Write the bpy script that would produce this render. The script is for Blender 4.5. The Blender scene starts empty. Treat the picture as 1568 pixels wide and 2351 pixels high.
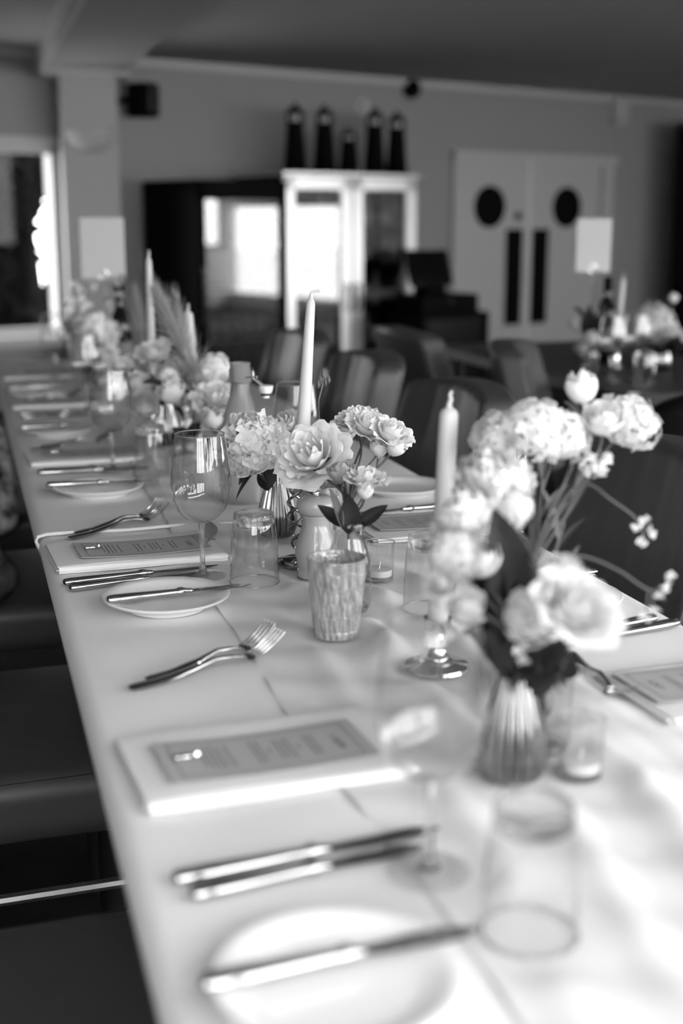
import bpy, bmesh, math, random
from mathutils import Vector, Matrix, Quaternion

random.seed(7)
scene = bpy.context.scene
COL = scene.collection

# ------------------------------------------------------------------ camera
cam_d = bpy.data.cameras.new('camera')
cam = bpy.data.objects.new('camera', cam_d); COL.objects.link(cam)
cam.location = (-0.102, 0.0, 1.273)
cam.rotation_euler = (math.radians(90 - 12.63), 0, math.radians(-16.1))
cam_d.sensor_fit = 'VERTICAL'; cam_d.sensor_height = 36.0; cam_d.lens = 45.94
cam_d.clip_start = 0.05; cam_d.clip_end = 200
cam_d.dof.use_dof = True; cam_d.dof.focus_distance = 1.95; cam_d.dof.aperture_fstop = 2.3
scene.camera = cam

# ------------------------------------------------------------------ world: an even overcast sky
world = bpy.data.worlds.new('overcast_sky'); scene.world = world
world.use_nodes = True
bgn = world.node_tree.nodes['Background']
bgn.inputs['Color'].default_value = (1, 1, 1, 1)
bgn.inputs['Strength'].default_value = 9.0
scene.view_settings.view_transform = 'Standard'
scene.view_settings.look = 'None'
scene.view_settings.exposure = 0.33
scene.view_settings.gamma = 1.0
scene.view_settings.use_curve_mapping = False
cy = scene.cycles
cy.use_denoising = True
cy.max_bounces = 12; cy.diffuse_bounces = 5; cy.glossy_bounces = 4
cy.transmission_bounces = 8; cy.transparent_max_bounces = 24
cy.caustics_reflective = False; cy.caustics_refractive = False
cy.sample_clamp_indirect = 6.0

# room frame: origin on the far wall, k runs along it, d comes out of it
RA = math.radians(20.0)
RO = Vector((1.1586, 9.524, 0))
E1 = Vector((math.cos(RA), math.sin(RA), 0)); E2 = Vector((math.sin(RA), -math.cos(RA), 0))
def room(k, d, z=0.0):
    p = RO + E1 * k + E2 * d
    return (p.x, p.y, z)
K0, K1, D1, CEIL = -7.0, 5.85, 10.1, 2.36

# daylight portals in the window openings: (k or d range, z range)
RIGHT_WIN = [(6.75, 10.1)]          # along d on the right wall
FRONT_WIN = [(-6.7, -4.3), (-4.15, -1.75), (-1.6, 0.8), (0.95, 3.35), (3.5, 5.85)]   # along k on the wall behind the photographer
WZ0, WZ1 = 0.85, 2.28
RZ0, RZ1 = 0.15, 1.50
ADDED_ROOFLIGHT = (-6.4, -0.4, 9.3, 9.95)                           # unseen rooflight added to brighten the tabletop from above: k range, d range
def portal(c, rz, sx, sy):
    l = bpy.data.lights.new('window_portal', 'AREA'); l.shape = 'RECTANGLE'; l.size = sx; l.size_y = sy
    l.cycles.is_portal = True
    o = bpy.data.objects.new('window_portal', l); COL.objects.link(o)
    o.location = c; o.rotation_euler = (math.radians(90), 0, rz)
for a, b in RIGHT_WIN:
    portal(room(K1 + 0.1, (a + b) / 2, (RZ0 + RZ1) / 2), RA + math.radians(-90), b - a, RZ1 - RZ0)
for a, b in FRONT_WIN:
    portal(room((a + b) / 2, D1 + 0.1, (WZ0 + WZ1) / 2), RA + math.radians(180), b - a, WZ1 - WZ0)

lp = bpy.data.lights.new('window_portal', 'AREA'); lp.shape = 'RECTANGLE'; lp.size = ADDED_ROOFLIGHT[1] - ADDED_ROOFLIGHT[0]; lp.size_y = ADDED_ROOFLIGHT[3] - ADDED_ROOFLIGHT[2]; lp.cycles.is_portal = True  # sky portal for the added, out-of-view rooflight
lo = bpy.data.objects.new('window_portal', lp); COL.objects.link(lo); lo.location = room((ADDED_ROOFLIGHT[0] + ADDED_ROOFLIGHT[1]) / 2, (ADDED_ROOFLIGHT[2] + ADDED_ROOFLIGHT[3]) / 2, CEIL + 0.1); lo.rotation_euler = (0, 0, RA)

# ------------------------------------------------------------------ materials
MATS = {}
def mat(name, v, rough=0.6, metal=0.0, spec=0.5, bump=None, var=None, trans=0.0, ior=1.45):
    """v grey value; bump=(scale, strength, detail); var=(scale, low, high) mottles the value"""
    m = bpy.data.materials.new(name); m.use_nodes = True
    nt = m.node_tree; b = nt.nodes['Principled BSDF']
    b.inputs['Base Color'].default_value = (v, v, v, 1)
    b.inputs['Roughness'].default_value = rough
    b.inputs['Metallic'].default_value = metal
    b.inputs['Specular IOR Level'].default_value = spec
    b.inputs['IOR'].default_value = ior
    b.inputs['Transmission Weight'].default_value = trans
    if bump or var:
        tc = nt.nodes.new('ShaderNodeTexCoord')
    if bump:
        n = nt.nodes.new('ShaderNodeTexNoise'); n.inputs['Scale'].default_value = bump[0]
        n.inputs['Detail'].default_value = bump[2] if len(bump) > 2 else 4
        nt.links.new(tc.outputs['Object'], n.inputs['Vector'])
        bp = nt.nodes.new('ShaderNodeBump'); bp.inputs['Strength'].default_value = bump[1]
        bp.inputs['Distance'].default_value = 0.01
        nt.links.new(n.outputs['Fac'], bp.inputs['Height']); nt.links.new(bp.outputs['Normal'], b.inputs['Normal'])
    if var:
        n2 = nt.nodes.new('ShaderNodeTexNoise'); n2.inputs['Scale'].default_value = var[0]; n2.inputs['Detail'].default_value = 3
        nt.links.new(tc.outputs['Object'], n2.inputs['Vector'])
        r = nt.nodes.new('ShaderNodeValToRGB')
        r.color_ramp.elements[0].position = 0.35; r.color_ramp.elements[1].position = 0.65
        r.color_ramp.elements[0].color = (var[1],) * 3 + (1,); r.color_ramp.elements[1].color = (var[2],) * 3 + (1,)
        nt.links.new(n2.outputs['Fac'], r.inputs['Fac']); nt.links.new(r.outputs['Color'], b.inputs['Base Color'])
    MATS[name] = m
    return m
def thin_glass(name, tint=0.95, ior=1.5, rough=0.0, gain=1.0):
    """thin-walled glass: fresnel mix of clear and mirror"""
    m = bpy.data.materials.new(name); m.use_nodes = True
    nt = m.node_tree; nt.nodes.clear()
    o = nt.nodes.new('ShaderNodeOutputMaterial'); mx = nt.nodes.new('ShaderNodeMixShader')
    tr = nt.nodes.new('ShaderNodeBsdfTransparent'); tr.inputs['Color'].default_value = (tint,) * 3 + (1,)
    gl = nt.nodes.new('ShaderNodeBsdfGlossy'); gl.inputs['Roughness'].default_value = rough
    fr = nt.nodes.new('ShaderNodeFresnel'); fr.inputs['IOR'].default_value = ior
    mu = nt.nodes.new('ShaderNodeMath'); mu.operation = 'MULTIPLY'; mu.use_clamp = True; mu.inputs[1].default_value = gain
    # back faces: keep the fresnel of an air-to-glass boundary
    ge = nt.nodes.new('ShaderNodeNewGeometry'); iv = nt.nodes.new('ShaderNodeMix'); iv.data_type = 'FLOAT'
    nt.links.new(ge.outputs['Backfacing'], iv.inputs[0]); iv.inputs[2].default_value = ior; iv.inputs[3].default_value = 1.0 / ior
    nt.links.new(iv.outputs[0], fr.inputs['IOR'])
    nt.links.new(fr.outputs[0], mu.inputs[0]); nt.links.new(mu.outputs[0], mx.inputs[0])
    nt.links.new(tr.outputs[0], mx.inputs[1]); nt.links.new(gl.outputs[0], mx.inputs[2])
    nt.links.new(mx.outputs[0], o.inputs['Surface'])
    MATS[name] = m
    return m
def petal_mat(name, v, tr=0.3):
    m = bpy.data.materials.new(name); m.use_nodes = True
    nt = m.node_tree; nt.nodes.clear()
    o = nt.nodes.new('ShaderNodeOutputMaterial'); mx = nt.nodes.new('ShaderNodeMixShader'); mx.inputs[0].default_value = tr
    d = nt.nodes.new('ShaderNodeBsdfDiffuse'); t = nt.nodes.new('ShaderNodeBsdfTranslucent')
    tc = nt.nodes.new('ShaderNodeTexCoord'); n = nt.nodes.new('ShaderNodeTexNoise'); n.inputs['Scale'].default_value = 3.0
    n.inputs['Detail'].default_value = 4
    r = nt.nodes.new('ShaderNodeValToRGB'); r.color_ramp.elements[0].color = (v * 0.88,) * 3 + (1,); r.color_ramp.elements[1].color = (min(v * 1.06, 0.95),) * 3 + (1,)
    nt.links.new(tc.outputs['Object'], n.inputs['Vector']); nt.links.new(n.outputs['Fac'], r.inputs['Fac'])
    nt.links.new(r.outputs['Color'], d.inputs['Color']); nt.links.new(r.outputs['Color'], t.inputs['Color'])
    nt.links.new(d.outputs[0], mx.inputs[1]); nt.links.new(t.outputs[0], mx.inputs[2]); nt.links.new(mx.outputs[0], o.inputs['Surface'])
    MATS[name] = m
    return m
mat('cloth', 0.70, 0.85, spec=0.2, bump=(900, 0.05, 2)); mat('runner', 0.66, 0.9, spec=0.1, bump=(600, 0.08, 3))
mat('napkin', 0.66, 0.9, spec=0.1, bump=(1200, 0.12, 2)); mat('menu', 0.36, 0.55, bump=(1500, 0.03, 2)); mat('print', 0.06, 0.6)
mat('card', 0.5, 0.7); mat('china', 0.8, 0.12, spec=0.6)
mat('steel', 0.5, 0.11, 1.0); mat('chrome', 0.7, 0.06, 1.0); mat('satin_steel', 0.75, 0.38, 1.0); mat('vase_chrome', 0.26, 0.14, 1.0); mat('dark_chrome', 0.32, 0.12, 1.0); mat('wire', 0.3, 0.25, 1.0)
mat('brushed_steel', 0.6, 0.33, 1.0)
thin_glass('glass', 0.97, 1.5, 0.0, 2.0); thin_glass('fridge_glass', 0.8, 1.6, 0.02, 1.7); thin_glass('window_glass', 0.97, 1.18); thin_glass('foot_glass', 0.97, 1.4); thin_glass('bottle_glass', 0.9, 1.5, 0.0, 2.0)
mat('solid_glass', 0.97, 0.0, trans=1.0, ior=1.5, spec=0.5)
def leaky():                # thick glass that also lets light straight through
    nt = MATS['solid_glass'].node_tree; b = nt.nodes['Principled BSDF']; o = nt.nodes['Material Output']
    mx = nt.nodes.new('ShaderNodeMixShader'); mx.inputs[0].default_value = 0.25; tr = nt.nodes.new('ShaderNodeBsdfTransparent')
    nt.links.new(b.outputs[0], mx.inputs[1]); nt.links.new(tr.outputs[0], mx.inputs[2]); nt.links.new(mx.outputs[0], o.inputs['Surface'])
leaky()
mat('frosted_glass', 0.72, 0.35, trans=0.85, ior=1.25)
mat('candle_wax', 0.5, 0.4, spec=0.4); mat('wick', 0.7, 0.8)
mat('pepper_paint', 0.33, 0.14, spec=0.6)
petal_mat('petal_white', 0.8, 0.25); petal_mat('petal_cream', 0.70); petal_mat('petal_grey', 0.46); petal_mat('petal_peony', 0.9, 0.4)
mat('leaf_dark', 0.02, 0.5, spec=0.12, var=(20, 0.014, 0.03)); mat('leaf_mid', 0.07, 0.5); mat('stem_green', 0.08, 0.5); mat('plume', 0.30, 0.9, spec=0.1)
mat('leather', 0.05, 0.42, spec=0.45, bump=(9, 0.25, 3)); mat('leather_seam', 0.02, 0.6)
mat('wall_paint', 0.27, 0.8, spec=0.2, bump=(60, 0.02, 3)); mat('ceiling_paint', 0.34, 0.9, spec=0.1); mat('trim_paint', 0.42, 0.5)
mat('column_paint', 0.38, 0.7, spec=0.2)
mat('door_paint', 0.42, 0.45); mat('floor_wood', 0.012, 0.75, spec=0.1, var=(5, 0.008, 0.018)); mat('black', 0.003, 0.6, spec=0.06); mat('black_gloss', 0.004, 0.2, spec=0.3)
mat('curtain_cloth', 0.005, 0.95, spec=0.02); mat('dark_metal', 0.03, 0.35, 0.6); mat('white_plastic', 0.5, 0.4); mat('lamp_white', 0.6, 0.4)
mat('bottle_dark', 0.006, 0.1, spec=0.5); mat('bottle_green', 0.02, 0.08, spec=0.5); mat('bottle_label', 0.5, 0.6); mat('bottle_pale', 0.3, 0.1); mat('label_grey', 0.15, 0.6)
mat('tree_leaf', 0.010, 0.9, spec=0.0); mat('terrace', 0.75, 0.9); mat('white_wall', 0.7, 0.8, spec=0.2); mat('table_wood', 0.035, 0.5, spec=0.3); mat('outside_wall', 0.2, 0.9)
mat('cushion_print', 0.3, 0.9, spec=0.05, var=(24, 0.001, 0.9)); mat('cushion_dark', 0.03, 0.8, spec=0.1, var=(22, 0.003, 0.09))
# silvered "mercury" glass: flecked mirror with dull patches
def mercury():
    m = mat('mercury_glass', 0.5, 0.15, 0.75, bump=(120, 0.25, 2)); nt = m.node_tree; b = nt.nodes['Principled BSDF']
    tc = nt.nodes.new('ShaderNodeTexCoord'); mp = nt.nodes.new('ShaderNodeMapping'); mp.inputs['Scale'].default_value = (150, 150, 45)
    v = nt.nodes.new('ShaderNodeTexNoise'); v.inputs['Scale'].default_value = 1.0; v.inputs['Detail'].default_value = 3
    r = nt.nodes.new('ShaderNodeValToRGB'); r.color_ramp.elements[0].position = 0.38; r.color_ramp.elements[0].color = (0.26, 0.26, 0.26, 1)
    r.color_ramp.elements[1].position = 0.62; r.color_ramp.elements[1].color = (0.46, 0.46, 0.46, 1)
    nt.links.new(tc.outputs['Object'], mp.inputs[0]); nt.links.new(mp.outputs[0], v.inputs['Vector'])
    nt.links.new(v.outputs['Fac'], r.inputs['Fac']); nt.links.new(r.outputs[0], b.inputs['Base Color'])
    b.inputs['Roughness'].default_value = 0.3; b.inputs['Metallic'].default_value = 0.35
mercury()

# ------------------------------------------------------------------ mesh helpers
class G:
    """collects verts and faces for one mesh"""
    def __init__(s): s.v = []; s.f = []
    def add(s, vs, fs):
        o = len(s.v); s.v += [tuple(p) for p in vs]; s.f += [tuple(i + o for i in f) for f in fs]; return s
    def box(s, x0, x1, y0, y1, z0, z1):
        v = [(x, y, z) for z in (z0, z1) for y in (y0, y1) for x in (x0, x1)]
        return s.add(v, [(0, 2, 3, 1), (4, 5, 7, 6), (0, 1, 5, 4), (2, 6, 7, 3), (0, 4, 6, 2), (1, 3, 7, 5)])
    def lathe(s, prof, seg=32, c=(0, 0, 0), flute=None):
        """prof: (r, z) pairs; flute=(count, depth)"""
        vs = []; fs = []; n = len(prof)
        for r, z in prof:
            for i in range(seg):
                a = 2 * math.pi * i / seg
                rr = r * (1 + flute[1] * math.cos(flute[0] * a)) if flute else r
                vs.append((c[0] + rr * math.cos(a), c[1] + rr * math.sin(a), c[2] + z))
        for j in range(n - 1):
            for i in range(seg):
                k = (i + 1) % seg
                fs.append((j * seg + i, j * seg + k, (j + 1) * seg + k, (j + 1) * seg + i))
        return s.add(vs, fs)
    def grid(s, fn, nu, nv, closed=False):
        vs = [fn(i / (nu if closed else nu - 1), j / (nv - 1)) for j in range(nv) for i in range(nu)]
        fs = []
        for j in range(nv - 1):
            for i in range(nu if closed else nu - 1):
                k = (i + 1) % nu
                fs.append((j * nu + i, j * nu + k, (j + 1) * nu + k, (j + 1) * nu + i))
        return s.add(vs, fs)
    def tube(s, pts, rad, seg=8, caps=True):
        pts = [Vector(p) for p in pts]; n = len(pts)
        rad = rad if hasattr(rad, '__len__') else [rad] * n
        vs = []; up = None
        for i, p in enumerate(pts):
            t = (pts[min(i + 1, n - 1)] - pts[max(i - 1, 0)])
            t = t.normalized() if t.length > 1e-9 else Vector((0, 0, 1))
            if up is None: up = t.orthogonal().normalized()
            up = (up - t * up.dot(t)); up = up.normalized() if up.length > 1e-6 else t.orthogonal().normalized()
            b = t.cross(up)
            for q in range(seg):
                a = 2 * math.pi * q / seg
                vs.append(p + (up * math.cos(a) + b * math.sin(a)) * rad[i])
        fs = [(j * seg + q, j * seg + (q + 1) % seg, (j + 1) * seg + (q + 1) % seg, (j + 1) * seg + q) for j in range(n - 1) for q in range(seg)]
        if caps:
            fs.append(tuple(range(seg - 1, -1, -1))); fs.append(tuple((n - 1) * seg + q for q in range(seg)))
        return s.add(vs, fs)
    def loft(s, secs, seg=12, p=2.4):
        """secs: (x, z, half width, half thickness) along x; superellipse sections in y, z"""
        vs = []
        for x, z, w, h in secs:
            for q in range(seg):
                a = 2 * math.pi * q / seg; c, sn = math.cos(a), math.sin(a)
                vs.append((x, w * math.copysign(abs(c) ** (2 / p), c), z + h * math.copysign(abs(sn) ** (2 / p), sn)))
        n = len(secs)
        fs = [(j * seg + q, (j + 1) * seg + q, (j + 1) * seg + (q + 1) % seg, j * seg + (q + 1) % seg) for j in range(n - 1) for q in range(seg)]
        fs.append(tuple(range(seg))); fs.append(tuple((n - 1) * seg + q for q in range(seg - 1, -1, -1)))
        return s.add(vs, fs)
    def rbox(s, hx, hy, hz, r, n=6, c=(0, 0, 0), deform=None, m=3):
        """rounded box"""
        def ax(h):
            k = [-h + r * i / m for i in range(m)]
            mid = [(-h + r) + (2 * h - 2 * r) * i / n for i in range(n + 1)]
            return k + mid + [-q for q in reversed(k)]
        X, Y, Z = ax(hx), ax(hy), ax(hz); idx = {}; vs = []; fs = []
        def vid(p):
            key = tuple(round(q, 6) for q in p)
            if key not in idx:
                q = [max(-h + r, min(h - r, a)) for a, h in zip(p, (hx, hy, hz))]
                d = Vector(p) - Vector(q); pt = Vector(q) + (d.normalized() * r if d.length > 1e-9 else d)
                if deform: pt = Vector(deform(pt))
                idx[key] = len(vs); vs.append((pt.x + c[0], pt.y + c[1], pt.z + c[2]))
            return idx[key]
        for sg in (-1, 1):
            for i in range(len(X) - 1):
                for j in range(len(Y) - 1):
                    f = [vid((X[i], Y[j], sg * hz)), vid((X[i + 1], Y[j], sg * hz)), vid((X[i + 1], Y[j + 1], sg * hz)), vid((X[i], Y[j + 1], sg * hz))]
                    fs.append(f if sg > 0 else f[::-1])
                for j in range(len(Z) - 1):
                    f = [vid((X[i], sg * hy, Z[j])), vid((X[i + 1], sg * hy, Z[j])), vid((X[i + 1], sg * hy, Z[j + 1])), vid((X[i], sg * hy, Z[j + 1]))]
                    fs.append(f[::-1] if sg > 0 else f)
            for i in range(len(Y) - 1):
                for j in range(len(Z) - 1):
                    f = [vid((sg * hx, Y[i], Z[j])), vid((sg * hx, Y[i + 1], Z[j])), vid((sg * hx, Y[i + 1], Z[j + 1])), vid((sg * hx, Y[i], Z[j + 1]))]
                    fs.append(f if sg > 0 else f[::-1])
        return s.add(vs, [tuple(f) for f in fs])
    def xf(s, M): s.v = [tuple(M @ Vector(p)) for p in s.v]; return s
    def mesh(s, name, material, smooth=True, sharp=40):
        me = bpy.data.meshes.new(name); me.from_pydata(s.v, [], s.f); me.update()
        if smooth:
            me.polygons.foreach_set('use_smooth', [True] * len(me.polygons))
            me.set_sharp_from_angle(angle=math.radians(sharp))
        me.materials.append(MATS[material])
        return me
def obj(name, g, material=None, parent=None, loc=(0, 0, 0), rot=(0, 0, 0), smooth=True, sharp=40, scale=None):
    me = g.mesh(name, material, smooth, sharp) if isinstance(g, G) else g
    o = bpy.data.objects.new(name, me); COL.objects.link(o)
    o.location = loc; o.rotation_euler = rot
    if scale: o.scale = scale
    if parent: o.parent = parent
    return o
def tag(o, label, cat, group=None):
    o['label'] = label; o['category'] = cat
    if group: o['group'] = group
    return o
def thing(name, label, cat, loc=(0, 0, 0), rz=0.0, group=None, rot=None):
    o = bpy.data.objects.new(name, None); COL.objects.link(o); o.empty_display_size = 0.02
    o.location = loc; o.rotation_euler = rot if rot else (0, 0, rz)
    return tag(o, label, cat, group)
def struct(name, g, material, loc=(0, 0, 0), rz=0.0, parent=None, smooth=False):
    o = obj(name, g, material, parent, loc, (0, 0, rz), smooth)
    if not parent: o['kind'] = 'structure'
    return o
def clone(root, label, loc=None, rz=None, group=None):
    r = root.copy(); COL.objects.link(r); r['label'] = label
    if loc: r.location = loc
    if rz is not None: r.rotation_euler = (0, 0, rz)
    if group: r['group'] = group
    for ch in list(root.children):
        c = ch.copy(); COL.objects.link(c); c.parent = r
        for g in list(ch.children):
            d = g.copy(); COL.objects.link(d); d.parent = c
    return r
def bez(p0, p1, p2, p3, n=12):
    p0, p1, p2, p3 = map(Vector, (p0, p1, p2, p3)); out = []
    for i in range(n + 1):
        t = i / n; u = 1 - t
        out.append(p0 * u ** 3 + p1 * 3 * u * u * t + p2 * 3 * u * t * t + p3 * t ** 3)
    return out
def catmull(pts, n=6):
    pts = [Vector(p) for p in pts]; P = [pts[0]] + pts + [pts[-1]]; out = []
    for i in range(1, len(P) - 2):
        a, b, c, d = P[i - 1:i + 3]
        for q in range(n):
            t = q / n
            out.append(0.5 * ((2 * b) + (c - a) * t + (2 * a - 5 * b + 4 * c - d) * t * t + (3 * b - a - 3 * c + d) * t ** 3))
    out.append(pts[-1]); return out

# ------------------------------------------------------------------ room shell (room frame: x along the far wall, y into the room is -y)
RL = (RO.x, RO.y, 0)
def rs(name, boxes, material, parent=None):
    """structure from boxes (k0,k1,d0,d1,z0,z1) in the room frame"""
    g = G()
    for k0, k1, d0, d1, z0, z1 in boxes: g.box(k0, k1, -d1, -d0, z0, z1)
    return struct(name, g, material, RL, RA, parent)
rs('floor', [(K0, K1, 0, D1, -0.1, 0)], 'floor_wood')
a, b, c, d = ADDED_ROOFLIGHT
rs('ceiling', [(K0 - 0.2, K1 + 0.2, -0.2, c, CEIL, CEIL + 0.15), (K0 - 0.2, K1 + 0.2, d, D1 + 0.2, CEIL, CEIL + 0.15), (K0 - 0.2, a, c, d, CEIL, CEIL + 0.15), (b, K1 + 0.2, c, d, CEIL, CEIL + 0.15)], 'ceiling_paint')
rl = rs('window_20', [(a, b, c, c + 0.05, CEIL + 0.05, CEIL + 0.12), (a, b, d - 0.05, d, CEIL + 0.05, CEIL + 0.12), (a, a + 0.05, c, d, CEIL + 0.05, CEIL + 0.12), (b - 0.05, b, c, d, CEIL + 0.05, CEIL + 0.12)], 'white_wall')  # frame of the invented rooflight, put in for higher-angle light
for q in range(1, 5):
    k = a + (b - a) * q / 5; obj('glazing_bar', G().box(k - 0.03, k + 0.03, -d, -c, CEIL + 0.05, CEIL + 0.12), 'white_wall', rl, smooth=False)  # bars across the added rooflight
WA, WB, W_Z0, W_Z1 = -2.3, -0.62, 0.50, 1.76       # window opening in the far wall
DA, DB, DZ = 2.96, 4.84, 1.80                       # double doors
rs('wall_back', [(K0, WA, -0.2, 0, 0, CEIL), (WA, WB, -0.2, 0, 0, W_Z0), (WA, WB, -0.2, 0, W_Z1, CEIL), (WB, DA, -0.2, 0, 0, CEIL),
                 (DA, DB, -0.2, 0, DZ, CEIL), (DB, K1, -0.2, 0, 0, CEIL)], 'wall_paint')
rs('wall_left', [(K0 - 0.2, K0, -0.2, D1, 0, CEIL)], 'white_wall')
def pierced(lo, hi, wins, z0, z1):
    e = lo; out = []
    for a, b in wins:
        out.append((e, a, 0, CEIL)); out.append((a, b, 0, z0)); out.append((a, b, z1, CEIL)); e = b
    out.append((e, hi, 0, CEIL)); return out
rs('wall_right', [(K1, K1 + 0.2, a, b, z0, z1) for a, b, z0, z1 in pierced(-0.2, D1, RIGHT_WIN, RZ0, RZ1)], 'white_wall')
rs('wall_front', [(a, b, D1, D1 + 0.2, z0, z1) for a, b, z0, z1 in pierced(K0, K1, FRONT_WIN, WZ0, WZ1)], 'white_wall')
rs('trim_1', [(-0.62 + 0.58, K1, 0, 0.035, CEIL - 0.05, CEIL)], 'trim_paint')
rs('trim_2', [(K0, -0.72, 0, 0.035, CEIL - 0.05, CEIL)], 'trim_paint')
# window frames: window_1 in the far wall, the others light the room
w1 = rs('window_1', [(WA, WB + 0.03, -0.02, 0.03, W_Z1 - 0.06, W_Z1 + 0.05), (WB - 0.05, WB + 0.04, -0.04, 0.03, W_Z0, W_Z1), (WA - 0.03, WA + 0.05, -0.04, 0.03, W_Z0, W_Z1),
                     (WA, WB, -0.04, 0.02, W_Z0 - 0.01, W_Z0 + 0.05)], 'trim_paint')
obj('pane', G().box(WA + 0.05, WB - 0.05, 0.045, 0.05, W_Z0 + 0.05, W_Z1 - 0.05), 'window_glass', w1, smooth=False)
obj('window_sill', G().box(WA - 0.06, WB + 0.09, -0.16, 0.0, W_Z0 - 0.07, W_Z0), 'trim_paint', w1, smooth=False)
i = 2
for a, b in RIGHT_WIN:
    m = (a + b) / 2
    o = rs('window_%d' % i, [(K1 + 0.05, K1 + 0.12, a, b, RZ0, RZ0 + 0.06), (K1 + 0.05, K1 + 0.12, a, b, RZ1 - 0.06, RZ1)], 'trim_paint'); i += 1
    for q in (a + 0.03, 8.45):
        obj('mullion', G().box(K1 + 0.05, K1 + 0.12, -q - 0.03, -q + 0.03, RZ0, RZ1), 'trim_paint', o, smooth=False)
for a, b in FRONT_WIN:
    o = rs('window_%d' % i, [(a, b, D1 + 0.05, D1 + 0.12, WZ0, WZ0 + 0.06), (a, b, D1 + 0.05, D1 + 0.12, WZ1 - 0.06, WZ1)], 'trim_paint'); i += 1
    for q in (a + 0.03, a + (b - a) / 3, a + 2 * (b - a) / 3, b - 0.03):
        obj('mullion', G().box(q - 0.03, q + 0.03, -D1 - 0.12, -D1 - 0.05, WZ0, WZ1), 'trim_paint', o, smooth=False)
gr = rs('ground', [(-60, 60, -60, 60, -0.6, -0.5)], 'terrace')
# double doors
for j, (a, b) in enumerate(((DA + 0.05, 3.80), (3.815, DB - 0.16))):
    dz = DZ - 0.05
    d = struct('door_%d' % (j + 1), G().box(a, b, 0.0, 0.05, 0.0, dz), 'door_paint', RL, RA)
    cx = 3.336 if j == 0 else 4.262
    ring = G().lathe([(0.155, 0), (0.155, 0.012), (0.175, 0.012), (0.178, 0.0)], 40).xf(Matrix.Translation((cx, 0, 1.377)) @ Matrix.Rotation(math.radians(90), 4, 'X'))
    obj('porthole_rim', ring, 'black', d)
    gl = G().lathe([(0.0, 0.006), (0.157, 0.006)], 40).xf(Matrix.Translation((cx, 0, 1.377)) @ Matrix.Rotation(math.radians(90), 4, 'X'))
    obj('porthole_glass', gl, 'black', d)
    px = 3.63 if j == 0 else 3.945
    obj('vision_panel', G().rbox(0.098, 0.008, 0.415, 0.006, 2, (px, -0.006, 0.775)), 'black', d)
    if j == 0:
        lk = G().lathe([(0.0, 0.03), (0.03, 0.03), (0.034, 0.02), (0.036, 0.0)], 24).xf(Matrix.Translation((3.665, 0, 1.30)) @ Matrix.Rotation(math.radians(90), 4, 'X'))
        obj('door_lock', lk, 'dark_metal', d)
rs('trim_3', [(DA - 0.06, DA + 0.05, 0, 0.04, 0, DZ + 0.02), (DB - 0.16, DB - 0.02, 0, 0.04, 0, DZ + 0.02), (DA - 0.06, DB + 0.02, 0, 0.045, DZ - 0.05, DZ + 0.03)], 'door_paint')
# beam and column, square to the long table
bx, by = room(-0.44, 0.18)[:2]
beam = struct('ceiling_beam', G().box(bx - 0.30, bx + 0.22, by - 9.0, by + 0.5, 2.215, CEIL), 'ceiling_paint')
obj('beam_edge', G().box(bx - 0.33, bx - 0.30, by - 9.0, by + 0.5, 2.205, CEIL), 'trim_paint', beam, smooth=False)
obj('capital', G().box(bx - 0.32, bx + 0.24, by - 0.22, by + 0.35, 2.185, 2.215), 'trim_paint', beam, smooth=False)
struct('wall_column', G().box(bx - 0.205, bx + 0.165, by - 0.15, by + 0.35, 0, 2.19), 'column_paint')
# things on the walls
sc = thing('wall_light', 'half-bowl uplighter fixed high on the pale column', 'wall light', (bx - 0.02, by - 0.152, 1.70))
def bowl(u, v):
    a = math.pi * u; r = 0.165 * math.sin(0.5 * math.pi * (0.12 + 0.88 * v)); return (math.cos(a) * r, -math.sin(a) * r * 0.8, 0.14 * v ** 1.6)
obj('bowl', G().grid(bowl, 20, 10), 'column_paint', sc)
obj('rim', G().tube([(math.cos(math.pi * q / 20) * 0.165, -math.sin(math.pi * q / 20) * 0.132, 0.14) for q in range(21)], 0.005), 'trim_paint', sc)
sp = thing('wall_speaker', 'black loudspeaker on a bracket high beside the pale column', 'speaker', room(-0.02, 0.14, 2.07), RA + 0.35)
obj('cabinet', G().rbox(0.085, 0.09, 0.115, 0.03, 3, deform=lambda p: (p.x * (1 - 0.25 * (p.y + 0.09)), p.y, p.z)), 'black', sp)
obj('grille', G().rbox(0.05, 0.008, 0.085, 0.007, 2, (0.01, -0.093, 0.01)), 'dark_metal', sp)
obj('bracket', G().box(-0.1, 0.0, 0.03, 0.16, -0.02, 0.02), 'black', sp, smooth=False)
bl = thing('alarm_sounder', 'small round black sounder on the wall right above the lighthouses', 'alarm', room(2.45, 0.0, 2.29), RA)
R90 = Matrix.Rotation(math.radians(90), 4, 'X')
obj('dome', G().lathe([(0.0, 0.085), (0.04, 0.08), (0.066, 0.06), (0.075, 0.03), (0.075, 0.012)], 28).xf(R90), 'black', bl)
obj('base', G().lathe([(0.08, 0.012), (0.082, 0.0)], 28).xf(R90), 'black', bl)
bxo = thing('junction_box', 'tall white wall box under the cornice right of the double doors', 'box', room(4.87, 0.0, 2.225), RA)
obj('cover', G().rbox(0.095, 0.03, 0.125, 0.012, 2, (0, -0.03, 0)), 'column_paint', bxo)
obj('seam', G().box(-0.09, 0.09, -0.062, -0.058, -0.075, -0.070), 'dark_metal', bxo, smooth=False)
sn = thing('motion_sensor', 'pale dome sensor on the wall behind the rightmost lighthouse', 'sensor', room(1.98, 0.0, 2.13), RA)
obj('dome', G().lathe([(0.0, 0.06), (0.03, 0.052), (0.045, 0.03), (0.05, 0.0)], 20).xf(R90), 'white_plastic', sn)
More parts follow.
